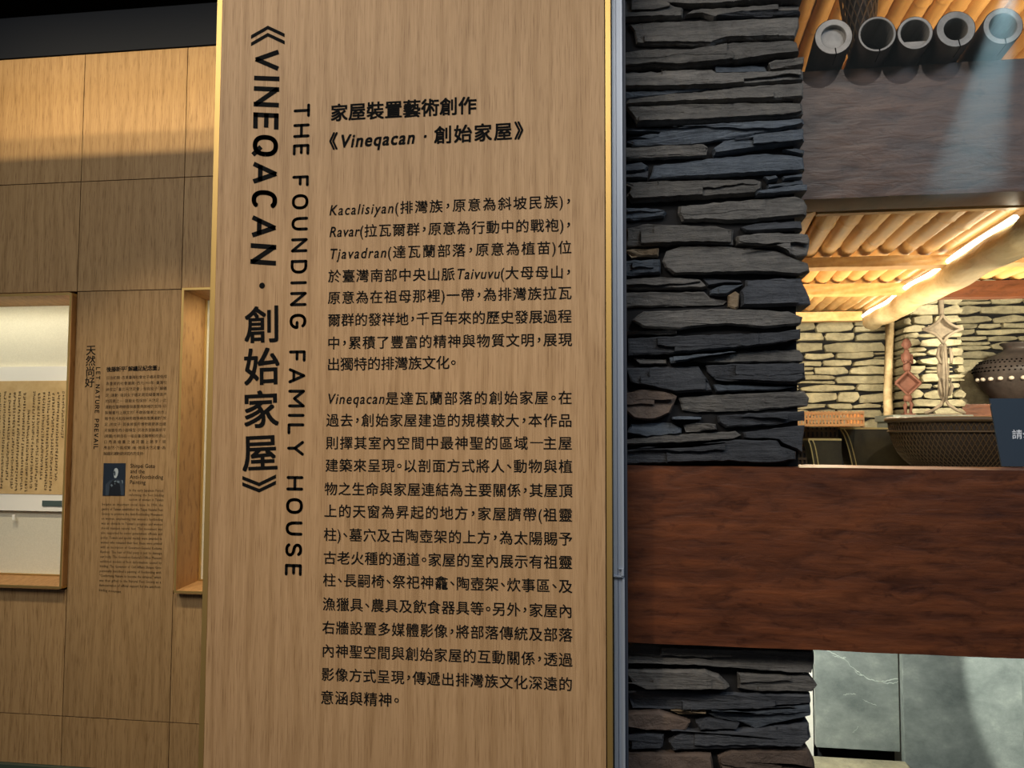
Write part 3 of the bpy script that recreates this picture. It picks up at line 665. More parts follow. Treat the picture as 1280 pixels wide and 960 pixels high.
A = [
 ('g', [(20,-60),(750,-62),(750,-16),(20,-14)]),
 ('g', [(20,-10),(160,-10),(270,25),(268,65),(150,68),(20,75)]),
 ('g', [(190,-10),(740,-10),(740,5),(560,8),(330,20),(270,12),(190,2)]),
 ('g', [(275,55),(310,25),(500,15),(738,10),(738,34),(560,40),(440,55),(390,70),(340,50)]),
 ('d', [(400,66),(520,45),(738,38),(738,53),(480,66)]),
 ('g', [(50,88),(200,75),(480,70),(735,58),(738,100),(720,140),(440,150),(380,172),(80,168),(70,110)]),
 ('g', [(20,218),(110,205),(300,205),(470,172),(700,165),(722,175),(730,215),(560,238),(370,262),(240,272),(150,265),(25,278)]),
 ('b', [(395,262),(560,250),(600,255),(610,278),(480,285),(398,288)]),
 ('g', [(612,250),(640,240),(755,230),(750,262),(620,275)]),
 ('g', [(20,285),(380,277),(400,294),(640,287),(750,278),(752,315),(430,345),(150,352),(20,350)]),
 ('b', [(20,362),(200,358),(330,340),(430,342),(300,358),(120,382),(20,392)]),
 ('g', [(40,403),(180,382),(500,342),(752,328),(752,385),(600,398),(350,405),(150,415),(35,420)]),
 ('g', [(42,427),(250,417),(560,411),(700,410),(745,412),(752,455),(700,468),(500,480),(300,490),(85,495)]),
 ('b', [(40,520),(350,497),(600,480),(750,472),(755,490),(640,520),(450,550),(300,570),(60,580),(160,545),(180,525)]),
 ('b', [(40,560),(120,535),(170,530),(178,540),(80,576)]),
 ('b', [(385,600),(430,565),(600,535),(750,515),(752,565),(560,590),(390,622)]),
 ('g', [(20,590),(350,575),(370,590),(362,620),(120,630),(20,635)]),
 ('b', [(670,597),(720,590),(755,600),(752,620),(690,608)]),
 ('b', [(150,660),(370,632),(600,612),(690,615),(752,628),(755,680),(560,690),(300,705),(135,712)]),
 ('b', [(20,662),(100,650),(130,665),(120,685),(20,690)]),
 ('d', [(20,700),(60,700),(130,682),(128,708),(20,716)]),
 ('g', [(20,725),(150,722),(560,717),(585,727),(580,755),(560,775),(300,790),(60,805),(42,780),(60,745)]),
 ('b', [(590,705),(640,700),(650,713),(610,723)]),
 ('b', [(665,705),(750,688),(750,706),(670,715)]),
 ('b', [(605,740),(750,716),(750,733),(610,750)]),
 ('b', [(555,770),(680,744),(762,737),(762,760),(640,778),(560,784)]),
 ('g', [(250,820),(420,802),(600,788),(720,777),(755,792),(768,820),(765,858),(560,880),(440,885),(350,878),(265,882),(250,850)]),
 ('b', [(20,825),(170,828),(205,845),(195,865),(100,872),(20,875)]),
 ('g', [(40,912),(130,895),(400,905),(470,920),(470,978),(300,975),(40,985),(45,940)]),
 ('d', [(500,905),(560,890),(740,882),(748,915),(600,922),(520,925)]),
 ('g', [(480,945),(600,932),(770,940),(775,960),(765,1020),(720,1032),(640,985),(480,980)]),
]
B = [
 ('t', [(40,38),(170,35),(170,62),(60,68)]),
 ('b', [(20,80),(175,75),(180,130),(20,142)]),
 ('g', [(185,85),(200,45),(260,22),(430,24),(660,45),(690,65),(770,95),(775,130),(740,140),(620,130),(450,130),(230,135),(195,110)]),
 ('g', [(20,155),(180,142),(340,152),(365,185),(350,192),(90,195),(20,190)]),
 ('d', [(350,150),(500,158),(508,172),(440,165),(370,182)]),
 ('b', [(375,198),(430,178),(510,174),(470,200),(440,222),(380,215)]),
 ('d', [(520,158),(640,152),(745,150),(785,255),(640,262),(500,265),(498,200),(520,180)]),
 ('t', [(450,220),(480,202),(495,215),(493,270),(478,278),(452,262)]),
 ('g', [(20,205),(355,202),(380,225),(445,240),(430,255),(200,262),(20,266)]),
 ('g', [(65,318),(110,285),(380,275),(560,278),(690,285),(748,310),(740,335),(600,352),(440,335),(260,355),(110,350)]),
 ('g', [(20,365),(240,362),(240,375),(20,380)]),
 ('d', [(50,395),(300,382),(620,372),(735,357),(738,395),(600,420),(420,440),(240,455),(50,460)]),
 ('g', [(70,467),(200,477),(205,495),(90,495)]),
 ('b', [(215,470),(480,445),(300,478),(220,495)]),
 ('g', [(300,482),(500,443),(740,437),(755,465),(752,485),(560,488),(380,492)]),
 ('d', [(40,510),(330,505),(380,580),(388,605),(240,612),(60,570)]),
 ('d', [(360,500),(560,494),(755,492),(758,560),(720,575),(560,570),(400,560),(365,530)]),
 ('b', [(390,577),(540,580),(720,588),(640,600),(400,606)]),
 ('r', [(30,612),(120,597),(200,602),(245,625),(215,695),(150,722),(70,715),(35,680)]),
 ('g', [(252,630),(400,618),(760,602),(778,630),(770,662),(560,682),(330,688),(265,680)]),
 ('b', [(222,706),(345,702),(340,716),(222,720)]),
 ('d', [(405,705),(560,692),(755,682),(758,720),(640,738),(440,752),(410,730)]),
 ('b', [(40,770),(60,735),(220,732),(262,752),(265,775),(120,790)]),
 ('g', [(272,742),(320,730),(400,737),(405,758),(280,770)]),
 ('g', [(20,802),(200,778),(480,764),(505,780),(480,793),(250,812),(20,822)]),
 ('d', [(512,770),(640,752),(755,742),(745,855),(725,838),(665,815),(650,795),(515,790)]),
 ('d', [(20,850),(100,830),(300,822),(480,800),(645,802),(660,824),(722,848),(720,880),(600,895),(450,885),(200,892),(20,897)]),
]
Cc = [
 ('g', [(20,590),(300,598),(595,605),(600,650),(590,680),(440,673),(250,655),(20,650)]),
 ('g', [(30,670),(270,667),(310,685),(340,715),(330,722),(90,725),(50,705)]),
 ('g', [(365,677),(520,685),(580,686),(608,715),(590,735),(420,735),(368,725)]),
 ('d', [(30,737),(60,732),(350,742),(585,740),(588,763),(430,783),(200,790),(50,785)]),
 ('r', [(20,797),(130,792),(225,825),(210,848),(90,850),(20,832)]),
 ('t', [(165,793),(270,793),(240,806),(190,804)]),
 ('d', [(240,822),(270,812),(370,827),(365,840),(250,845)]),
 ('b', [(280,800),(420,790),(585,772),(585,800),(480,828),(420,848),(380,828),(300,812)]),
 ('d', [(160,885),(190,850),(400,845),(580,827),(585,868),(560,895),(380,903),(170,908)]),
 ('d', [(20,872),(90,857),(145,862),(140,903),(20,912)]),
 ('r', [(20,918),(285,917),(292,958),(285,985),(20,985)]),
 ('r', [(305,930),(340,908),(580,905),(595,940),(602,985),(320,985)]),
]
k = 0
for lst, ox, oy, sc_ in ((A, 770, 0, 3.2), (B, 770, 300, 3.2), (Cc, 770, 560, 2.4)):
    for tone, pts in lst:
        k += 1; rr = random.Random(k * 13)
        Yj = PY + rr.uniform(-0.007, 0.010)
        ws = [at(ox + x / sc_, oy + y / sc_, PY) for x, y in pts]
        stone([(p.x, p.z) for p in ws], Yj, tone, pier_low if oy == 560 else pier, seed=k, depth=PY + 0.11 - Yj)
# courses above and below the frame carry on with plain stones of the same kind
ztopc = at(900, -22, PY).z; zbotc = at(900, 972, PY).z
xR = at(1004, 300, PY).x
def course(z0, z1, x0, x1, tone, seed, par, Y=PY, dep=0.11, n=1):
    rr = random.Random(seed); x = x0
    for i in range(n):
        xe = x0 + (x1 - x0) * (i + 1) / n
        g = 0.003
        pts = [(x + g, z0 + g + rr.uniform(0, .004)), ((x + xe) / 2, z0 + g + rr.uniform(-.002, .003)), (xe - g, z0 + g + rr.uniform(0, .004)), (xe - g + rr.uniform(-.006, .004), (z0 + z1) / 2),
               (xe - g, z1 - g - rr.uniform(0, .004)), ((x + xe) / 2, z1 - g - rr.uniform(-.002, .003)), (x + g, z1 - g - rr.uniform(0, .004))]
        stone(pts, Y + rr.uniform(-.006, .008), tone, par, seed=seed * 7 + i, depth=dep)
        x = xe
z = ztopc; q = 0
while z < 3.0:
    h = random.uniform(.035, .06); course(z, z + h, pxL, xR, random.choice('gdb'), 900 + q, pier, n=random.choice([1, 2])); z += h; q += 1
z = zbotc
while z > 0.05:
    h = min(random.uniform(.035, .06), z); course(z - h, z, pxL, at(1020, 900, PY).x, random.choice('gdr'), 960 + q, pier_low, n=random.choice([1, 2])); z -= h; q += 1
bz1 = at(900, 584, PY).z; bz0 = at(900, 809, PY).z
box('mortar_core', pxL - 0.02, at(996, 300, PY).x, PY + 0.02, PY + 0.10, bz1, 3.0, M_mortar, pier)
box('mortar_core', pxL - 0.02, at(1008, 900, PY).x, PY + 0.02, PY + 0.10, 0, bz0 - 0.004, M_mortar, pier_low)

# ------------------------------------------------------------------ beams
def hewn(name, x0, x1, y0, y1, z0, z1, mat, amp=0.003, nx=90, nz=10, parent=None, seed=1):
    """long timber with a slightly wavy hewn face"""
    rr = random.Random(seed); V, Fc = [], []
    ph = [rr.uniform(0, 6) for _ in range(6)]
    def wob(x, s): return amp * (math.sin(x * 5 + ph[s]) + .6 * math.sin(x * 13 + ph[s + 1]) + .4 * math.sin(x * 31 + ph[s + 2]))
    ring = []
    for i in range(nx + 1):
        x = x0 + (x1 - x0) * i / nx; zt_ = z1 + wob(x, 0) * .5; zb_ = z0 + wob(x, 2) * .5
        r_ = []
        for j in range(nz + 1):
            zz_ = zb_ + (zt_ - zb_) * j / nz; r_.append((x, y0 + amp * .5 * math.sin(x * 40 + j * 2.1 + ph[4]) * math.sin(j * 1.7 + x * 9), zz_))
        r_ += [(x, y1, zt_), (x, y1, zb_)]
        ring.append(r_)
    m = nz + 3
    for r_ in ring: V += r_
    for i in range(nx):
        for j in range(m):
            a = i * m + j; b = i * m + (j + 1) % m; Fc.append((a, a + m, b + m, b))
    Fc.append(tuple(range(m))); Fc.append(tuple(reversed(range(nx * m, nx * m + m))))
    return obj(name, V, Fc, mat, parent)
LBY0, LBY1 = 0.12, 0.285
lz1 = at(785, 582.7, LBY0).z; lz0 = at(785, 803.3, LBY0).z
lbx0 = at(784, 600, LBY0).x
lb = hewn('lower_beam', lbx0, 2.6, LBY0, LBY1, lz0, lz1, M_mahog, 0.0014, 120, 12, seed=3)
tag(lb, 'wide red brown hewn beam lying across the slate pier at counter height', 'beam')
UBY0, UBY1 = 0.29, 0.395
uz0 = at(1010, 249, UBY0).z; uz1 = at(1010, 89, UBY0).z
ub = hewn('upper_beam', at(985, 150, UBY0).x, 2.6, UBY0, UBY1, uz0, uz1, M_beam2, 0.0014, 110, 10, seed=5)
tag(ub, 'dusky brown hewn beam overhead with dark bamboo tubes resting on it', 'beam')
print('beams z', lz0, lz1, uz0, uz1)

# ------------------------------------------------------------------ bamboo tubes on the upper beam
dirT = ray(880, 541); dirT = dirT / dirT.y; dirT.z = 0
tubes = [(1042, 46, 24, 'plug', 'leftmost dark bamboo tube on the beam, its mouth filled with pale pith', 15.5, 2),
         (1096.5, 47.5, 24.3, 'open', 'wide thin-walled dark bamboo tube, second from the slate pier', 20.5, 0),
         (1144, 46, 22.8, 'half', 'middle dark bamboo tube with a pale lip low inside its mouth', 18, 0),
         (1195, 42, 25, 'thick', 'thick-walled dark bamboo tube with a small round hole and a split rim', 15, 0),
         (1254, 37, 25.5, 'open', 'rightmost dark bamboo tube on the beam, washed by the pale light shaft', 17.5, 0)]
TE = UBY0 - 0.07
for i, (px, py, rp, kind, lab, ri, _) in enumerate(tubes):
    c0 = at(px, py, TE); mpp = (at(px + 10, py, TE) - at(px, py, TE)).length / 10
    R = rp * mpp; r_in = ri * mpp; c0.z = uz1 + R * 0.985 + 0.002
    rt = empty('bamboo_tube', c0, lab, 'bamboo tube', 'dark bamboo tubes laid on the upper beam')
    seg = 28; L = 0.62
    def ringat(t, r):
        c = c0 + dirT * t
        return [c + Vector((math.cos(2 * PI * s / seg) * r, 0, math.sin(2 * PI * s / seg) * r)) for s in range(seg)]
    prof = [(0.12, r_in), (0.0012, r_in), (0, r_in + .001), (0, R - .0015), (.0015, R), (.2, R * .99), (.205, R * 1.015), (.215, R * 1.015), (.22, R * .99), (L, R)]
    outer, cut, inn = [], [], []
    V = []; Fc = []
    for t, r in prof[3:]: V += ringat(t, r)
    for a in range(len(prof[3:]) - 1):
        for s in range(seg): Fc.append((a * seg + s, a * seg + (s + 1) % seg, (a + 1) * seg + (s + 1) % seg, (a + 1) * seg + s))
    k0 = (len(prof[3:]) - 1) * seg; Fc.append(tuple(reversed(range(k0, k0 + seg))))
    obj('culm', V, Fc, M_bamd, rt, True)
    V = []; Fc = []
    for t, r in prof[:4]: V += ringat(t, r)
    crack = 20 if kind in ('open', 'thick', 'plug') else -1
    for a in range(3):
        for s in range(seg):
            Fc.append((a * seg + s, a * seg + (s + 1) % seg, (a + 1) * seg + (s + 1) % seg, (a + 1) * seg + s))
    obj('cut_end', V, Fc, M_cut, rt)
    dep = 0.012 if kind == 'plug' else 0.11
    V = ringat(dep, r_in * 1.0); obj('inner_node', V, [tuple(reversed(range(seg)))], M_cut if kind in ('plug',) else M_bamd, rt)
    if kind == 'half':
        c = c0 + dirT * .012; V = [c + Vector((math.cos(a) * r_in, 0, math.sin(a) * r_in)) for a in [PI * (1.15 + .7 * j / 10) for j in range(11)]]
        V += [v + dirT * .02 for v in V]; n_ = 11
        obj('inner_lip', V, [tuple(range(n_)), tuple(reversed(range(n_, 2 * n_)))] + [(j, n_ + j, n_ + (j + 1) % n_, (j + 1) % n_) for j in range(n_)], M_cut, rt)
    if crack > 0:                                     # dark wedge where the rim has split
        a = PI * 1.5 + (0.12 if kind != 'thick' else 0.2); da = .05
        def pc(an, r, t): return c0 + Vector((math.cos(an) * r, 0, math.sin(an) * r)) + dirT * t
        V = [pc(a - da, r_in * .99, -.0006), pc(a + da, r_in * .99, -.0006), pc(a + da * .5, R * 1.002, -.0006), pc(a - da * .3, R * 1.002, -.0006)]
        V += [v + dirT * .05 for v in V]
        obj('split', V, [(0, 1, 2, 3), (7, 6, 5, 4), (0, 4, 5, 1), (1, 5, 6, 2), (2, 6, 7, 3), (3, 7, 4, 0)], M_black, rt)

# ------------------------------------------------------------------ bamboo roof of the house
def pole_mesh(L, r, seed, seg=14):
    rr = random.Random(seed); V, Fc = [], []; ts = [(0, r)]; y = rr.uniform(.05, .35)
    while y < L - .03:
        ts += [(y - .02, r * .985), (y - .005, r * 1.0), (y, r * 1.07), (y + .004, r * .97), (y + .02, r * .985)]; y += rr.uniform(.30, .44)
    ts.append((L, r)); bend = rr.uniform(-.004, .004)
    for t, q_ in ts:
        off = bend * math.sin(t * 2.2)
        for s in range(seg): V.append((math.cos(2 * PI * s / seg) * q_ + off, t, math.sin(2 * PI * s / seg) * q_))
    for a in range(len(ts) - 1):
        for s in range(seg): Fc.append((a * seg + s, a * seg + (s + 1) % seg, (a + 1) * seg + (s + 1) % seg, (a + 1) * seg + s))
    Fc.append(tuple(range(seg))); Fc.append(tuple(reversed(range(len(ts) * seg - seg, len(ts) * seg))))
    me = bpy.data.meshes.new('bamboo_pole'); me.from_pydata(V, [], Fc); me.materials.append(M_bam)
    for p in me.polygons: p.use_smooth = True
    return me
BWY = 3.1; BWR = 3.5
roof = empty('bamboo_ceiling', (1.2, 1.8, 2.0), 'ceiling of close-set yellow bamboo poles over pine laths in the slate house', 'ceiling', kind='structure')
SKY = 1.70
short = [pole_mesh((SKY - 0.44) * 1.02, .0265, 80 + i) for i in range(2)]
La = at(1086, 404, BWY - .28); Lb = at(1292, 287.5, 0.44)
logx = lambda Y: La.x + (Lb.x - La.x) * (Y - La.y) / (Lb.y - La.y)
def place_pole(me, P, d):
    o = bpy.data.objects.new('bamboo_pole', me); C.objects.link(o); o.parent = roof; o.location = Vector(P) - roof.location
    o.rotation_euler = Vector(d).to_track_quat('Y', 'Z').to_euler(); o.rotation_euler.rotate_axis('Y', random.uniform(-1, 1))
    return o
d1 = ray(905, 490); d1 = d1 / d1.y; Y0 = 0.44
z0r = at(1100, 268, Y0).z; zu = lambda Y: z0r + d1.z * (Y - Y0)
meshes = [pole_mesh((BWR + 0.1 - Y0) * d1.length, .0265, 40 + i) for i in range(4)]
x = at(960, 270, Y0).x - 0.30
i = 0
while x < 2.3:
    right = x + d1.x * (SKY - Y0) > logx(SKY) + .02
    place_pole(short[i % 2] if right else meshes[i % 4], (x, Y0, z0r + .0265 + random.uniform(0, .010)), d1); x += 0.0555; i += 1
print('poles', i, 'slopes', d1)
d2 = ray(825, 543); d2 = d2 / d2.y; Y2 = 0.45; z2 = at(1100, 18, 1.0).z
meshes2 = [pole_mesh((BWY - Y2) * d2.length, .0265, 60 + i) for i in range(4)]
x = at(960, 30, Y2).x - 0.1; i = 0
while x < 2.3:
    place_pole(meshes2[i % 4], (x, Y2, z2 + .0265 + random.uniform(0, .008)), d2); x += 0.0545; i += 1
def roofdeck(): 
    box('roof_deck', 0.0, 2.8, 0.42, BWR + .2, z2 + .075, z2 + .09, M_darkwood, roof)
roofdeck()
def solveY(py):                                       # depth at which the pole undersides cross the picture row py
    lo, hi = Y0, 4.0
    for _ in range(40):
        m_ = (lo + hi) / 2
        if (at(1060, py, m_).z < zu(m_)): hi = m_
        else: lo = m_
    # rows further down are deeper
    return (lo + hi) / 2
def depth_for(py):
    best = min((abs(at(1060, py, Y0 + k_ * .01).z - zu(Y0 + k_ * .01)), Y0 + k_ * .01) for k_ in range(300)); return best[1]
for pa, pb, sd in ((320, 334, 1), (354, 367, 2), (389, 401, 3)):
    Yp = depth_for(pa); zt_ = zu(Yp) - .001; zb_ = at(1060, pb, Yp).z
    hewn('pine_lath', 0.02, logx(Yp) - .035, Yp, Yp + .06, zb_, zt_, M_pine, .0022, 60, 4, roof, sd)
    if sd < 3: hewn('pine_lath' if sd == 1 else 'red_lintel', logx(Yp) + .05, 2.5, Yp, Yp + .06, zb_ - (.02 if sd == 2 else 0), zt_, M_pine if sd == 1 else M_redboard, .0022, 40, 4, roof, sd + 5)
    print('lath', pa, Yp, zt_, zb_)
Yp = 0.41
box('pine_lath', 0.4, 2.5, Yp, Yp + .02, at(1010, 268, Yp).z, zu(Yp) + .03, M_pine, roof)
zl = at(1005, 68, 0.62).z

# ------------------------------------------------------------------ back wall of pale slates
wb = empty('wall_back', (1.1, BWY, 0), 'rear house wall of dry-laid pale slates lit from above', 'wall', kind='structure')
box('mortar_core', -0.05, at(1160, 450, BWY + .03).x, BWY + .03, BWY + .25, 0, 2.9, M_mortar, wb)
box('mortar_core', at(1160, 450, BWY + .03).x, 2.9, BWR + .03, BWR + .15, 0, 2.9, M_mortar, wb)
box('mortar_core', at(1150, 450, BWY - .2).x, at(1200, 450, BWY - .2).x, BWY - .17, BWR, 0, 2.45, M_mortar, wb)
def rubble(x0, x1, z0, z1, Y, seed, hmin=.030, hmax=.062, wmin=.10, wmax=.34, dep=.12):
    rr = random.Random(seed); z = z0; n_ = 0
    # rows of uneven height whose joints wander
    while z < z1:
        h = rr.uniform(hmin, hmax); x = x0 - rr.uniform(0, .1); tilt = rr.uniform(-.012, .012)
        while x < x1:
            w_ = rr.uniform(wmin, wmax); xa = max(x, x0); xb = min(x + w_, x1)
            if xb - xa > .03:
                g = .0035
                if rr.random() < .25 and w_ > .12:     # a thin pair in place of one stone
                    hm = h * rr.uniform(.4, .6); parts_ = [(z, z + hm), (z + hm, z + h)]
                else: parts_ = [(z, z + h)]
                for (a, b) in parts_:
                    sl = lambda xx: tilt * (xx - (x0 + x1) / 2) * 0
                    t0, t1 = rr.uniform(0, .35) * (b - a), rr.uniform(0, .35) * (b - a)
                    g = .0016
                    pts = [(xa + g + rr.uniform(0, .012), a + g + t0 * .4), ((xa + xb) / 2 + rr.uniform(-.03, .03), a + g + rr.uniform(-.002, .003)), (xb - g - rr.uniform(0, .012), a + g + rr.uniform(0, .3) * (b - a)),
                           (xb - g, (a + b) / 2), (xb - g - rr.uniform(0, .02), b - g - t1 * .5), ((xa + xb) / 2 + rr.uniform(-.03, .03), b - g + rr.uniform(-.003, .002)), (xa + g + rr.uniform(0, .016), b - g - t1), (xa + g, (a + b) / 2)]
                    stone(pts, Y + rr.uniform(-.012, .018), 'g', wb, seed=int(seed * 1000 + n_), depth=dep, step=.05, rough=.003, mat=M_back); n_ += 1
            x += w_
        z += h
    return n_
zlo = at(1050, 560, BWY).z; zhi = at(1050, 396, BWY).z
xa_ = at(1003, 450, BWY).x - .55; xp0 = at(1130, 450, BWY - .2).x; xp1 = at(1207, 450, BWY - .2).x; xe_ = at(1300, 450, BWY).x + .7
n_ = rubble(xa_, xp0 + .02, zlo, zhi, BWY, 11)
n_ += rubble(xp0, xp1, at(1170, 560, BWY - .2).z, at(1170, 335, BWY - .2).z, BWY - .2, 12, .030, .052, .09, .2, .24)
n_ += rubble(at(1195, 450, BWR).x, xe_, at(1250, 540, BWR).z, at(1250, 330, BWR).z, BWR, 13, .028, .054, .10, .30)
print('back stones', n_)
sw = box('wall_side', pxL - 0.10, pxL - 0.03, 0.30, BWR + .2, 0, 3.0, M_mortar); tag(sw, kind='structure', label='dark side wall of the slate house', cat='wall')
sr = box('wall_right', 2.82, 2.9, 0.30, BWR + .2, 0, 3.0, M_mortar); tag(sr, kind='structure', label='dark right side wall of the slate house', cat='wall')

# ------------------------------------------------------------------ pale log rafter with its light strip
Lv = (Lb - La)
def log_pts(a, b, n, wob, seed):
    rr = random.Random(seed); ph = [rr.uniform(0, 6) for _ in range(4)]
    return [a.lerp(b, i / n) + Vector((math.sin(i * .5 + ph[0]), 0, math.sin(i * .37 + ph[1]))) * wob for i in range(n + 1)]
lg = empty('log_rafter', La, 'peeled pale log slanting under the bamboo ceiling, lit along its top', 'rafter')
n = 40; pts = log_pts(La, Lb, n, .003, 4); rads = [.043 + .0022 * math.sin(i * .9) + (.0 if i > 1 else -.012 + .006 * i) for i in range(n + 1)]
V, Fc = tube(pts, rads, 20); obj('log', V, Fc, M_log, lg, True)
side = Lv.cross(Vector((0, 0, 1))).normalized(); side = side if side.x < 0 else -side
st = [p + side * .036 + Vector((0, 0, .028)) for p in pts[1:]]
V, Fc = tube(st, .0075, 6); obj('light_strip', V, Fc, M_glow, lg)
hol = [boxv(*(lambda c: (c.x - .004, c.x + .004, c.y - .004, c.y + .004, c.z - .004, c.z + .004))(p.lerp(q_, f_) + side * -.0)) for p, q_ in zip(st[:-1], st[1:]) for f_ in (.25, .75)]
V, Fc = merge([([Vector(v) + Vector((.012, 0, -.010)) for v in a], b) for a, b in hol]); tag(obj('strip_clips', V, Fc, M_darkwood, lg), kind='stuff')
fl = []
rr = random.Random(9)
for i in range(26):                                   # loose flakes of bark
    p = pts[rr.randint(2, n - 1)] + side * rr.uniform(.0, .03) + Vector((rr.uniform(-.02, .02), -.03, rr.uniform(-.02, .035)))
    s_ = rr.uniform(.006, .018); fl.append(([p, p + Vector((s_, -.01, s_ * .3)), p + Vector((s_ * 1.4, -.014, -s_ * .4)), p + Vector((s_ * .3, -.004, -s_ * .5)), p + Vector((s_ * .6, .01, 0))], [(0, 1, 2, 3), (0, 4, 1), (1, 4, 2), (2, 4, 3), (3, 4, 0)]))
V, Fc = merge(fl); tag(obj('bark_flakes', V, Fc, M_log, lg), kind='stuff')

# pole standing at the back
pb_ = at(1111.5, 540, BWY - .12); pt_ = at(1112.5, 398, BWY - .12)
V, Fc = tube([Vector((pb_.x, pb_.y, 0)), Vector((pb_.x + .004, pb_.y, 1.2)), Vector((pb_.x - .003, pb_.y, 1.7)), pt_], [.027, .026, .022, .022], 12)
o = obj('wooden_post', V, Fc, M_log, None, True); tag(o, 'slim pale peeled post standing against the rear slate wall', 'post')

# ------------------------------------------------------------------ carved figures on a plinth
PZ = at(1160, 519, BWY - .45).z
pl = empty('stone_plinth', ((xp0 + xp1) / 2, BWY - .4, 0), 'low slate plinth under the carved figures, behind the big basket', 'plinth')
x0_ = at(1116, 530, BWY - .5).x; x1_ = at(1210, 530, BWY - .5).x
box('block', x0_, x1_, BWY - .52, BWY - .24, 0, PZ - .03, M_slab, pl, .004); box('top_slab', x0_ - .01, x1_ + .01, BWY - .54, BWY - .24, PZ - .03, PZ, M_slab, pl, .003)
def ring_diamond(cx, cz, hx, hz, curve, Y, r, seg=6):
    """four bars meeting in points; curve < 0 bows them inward"""
    crn = [Vector((cx, Y, cz + hz)), Vector((cx + hx, Y, cz)), Vector((cx, Y, cz - hz)), Vector((cx - hx, Y, cz))]
    out = []
    for i in range(4):
        a, b = crn[i], crn[(i + 1) % 4]; m_ = a.lerp(b, .5); c_ = Vector((cx, Y, cz)); pp = []
        for j in range(9):
            t = j / 8; p = a.lerp(b, t); p += (c_ - m_) * (curve * 4 * t * (1 - t)); pp.append(p)
        out.append(tube(pp, r, seg))
    return out, crn
def ball(c, rx, ry, rz, seg=16, rings=10):
    V, Fc = [], []
    for i in range(rings + 1):
        th = PI * i / rings
        for k_ in range(seg):
            ph = 2 * PI * k_ / seg; V.append(Vector((c[0] + rx * math.sin(th) * math.cos(ph), c[1] + ry * math.sin(th) * math.sin(ph), c[2] + rz * math.cos(th))))
    for i in range(rings):
        for k_ in range(seg): Fc.append((i * seg + k_, (i + 1) * seg + k_, (i + 1) * seg + (k_ + 1) % seg, i * seg + (k_ + 1) % seg))
    return V, Fc
FY = BWY - .44
def W(px, py, Y=FY): return at(px, py, Y)
mp_ = (W(1140, 470) - W(1130, 470)).length / 10
f1 = empty('carved_figure', Vector((W(1133, 518).x, FY, PZ)), 'small reddish carved wooden figure holding an open diamond bowl', 'carving')
cx = W(1134, 470).x
def zpx(y, Y=FY): return at(1134, y, Y).z
# head with brow, nose and mouth
hd = [ball((cx, FY, zpx(430)), 5.6 * mp_, 5.5 * mp_, 7.4 * mp_), ball((cx, FY - 5.2 * mp_, zpx(431)), 1.2 * mp_, 1.6 * mp_, 3.0 * mp_, 8, 6), ball((cx, FY - 4.7 * mp_, zpx(427.5)), 4.2 * mp_, 1.4 * mp_, 1.0 * mp_, 10, 6),
      ball((cx, FY - 4.6 * mp_, zpx(435)), 2.0 * mp_, 1.2 * mp_, .7 * mp_, 8, 6), ball((cx - 5.4 * mp_, FY, zpx(431)), 1.2 * mp_, 1.6 * mp_, 2.4 * mp_, 8, 6), ball((cx + 5.4 * mp_, FY, zpx(431)), 1.2 * mp_, 1.6 * mp_, 2.4 * mp_, 8, 6)]
V, Fc = merge(hd); obj('head', V, Fc, M_redwood, f1, True)
V, Fc = lathe([(0, zpx(437)), (3.0 * mp_, zpx(437)), (3.4 * mp_, zpx(440)), (5.8 * mp_, zpx(443)), (6 * mp_, zpx(448)), (4.6 * mp_, zpx(454)), (5.4 * mp_, zpx(461)), (3 * mp_, zpx(465)), (0, zpx(465))], cx, FY, 0, 20, 1, .8); obj('torso', V, Fc, M_redwood, f1, True)
for s in (-1, 1):
    V, Fc = tube([Vector((cx + s * 5.6 * mp_, FY, zpx(443))), Vector((cx + s * 6.3 * mp_, FY - .004, zpx(449))), Vector((cx + s * 5 * mp_, FY - .02, zpx(455))), Vector((cx + s * 1.5 * mp_, FY - .03, zpx(452)))], [1.7 * mp_, 1.5 * mp_, 1.3 * mp_, 1.2 * mp_], 8); obj('arm', V, Fc, M_redwood, f1, True)
bars, crn = ring_diamond(cx, zpx(479), 16 * mp_, 15.5 * mp_, 0.0, FY - .01, 1.9 * mp_)
V, Fc = merge(bars); obj('bowl_rim', V, Fc, M_redwood, f1, True)
cF = Vector((cx, FY + .03, zpx(479))); bk = [c + Vector((0, .035, 0)) * 1 for c in crn]; bk = [cF.lerp(b, .82) for b in bk]
V = [c for c in crn] + bk + [c + Vector((0, .012, 0)) for c in bk]
obj('bowl', V, [(0, 4, 5, 1), (1, 5, 6, 2), (2, 6, 7, 3), (3, 7, 4, 0), (4, 7, 6, 5)], M_redwood, f1)
V, Fc = lathe([(0, zpx(494)), (4.6 * mp_, zpx(494)), (5.6 * mp_, zpx(497)), (5 * mp_, zpx(501)), (0, zpx(502))], cx, FY, 0, 16, 1, .8); obj('hips', V, Fc, M_redwood, f1, True)
for s in (-1, 1):
    V, Fc = tube([Vector((cx + s * 3 * mp_, FY, zpx(500))), Vector((cx + s * 4.2 * mp_, FY - .01, zpx(506))), Vector((cx + s * 3.2 * mp_, FY, zpx(512))), Vector((cx + s * 3.6 * mp_, FY, PZ + .008))], [2.5 * mp_, 2.7 * mp_, 2.1 * mp_, 2.3 * mp_], 10); obj('leg', V, Fc, M_redwood, f1, True)
v_, f_ = boxv(cx - 6.5 * mp_, cx + 6.5 * mp_, FY - .03, FY + .03, PZ, PZ + 2.4 * mp_); obj('base', v_, f_, M_redwood, f1)
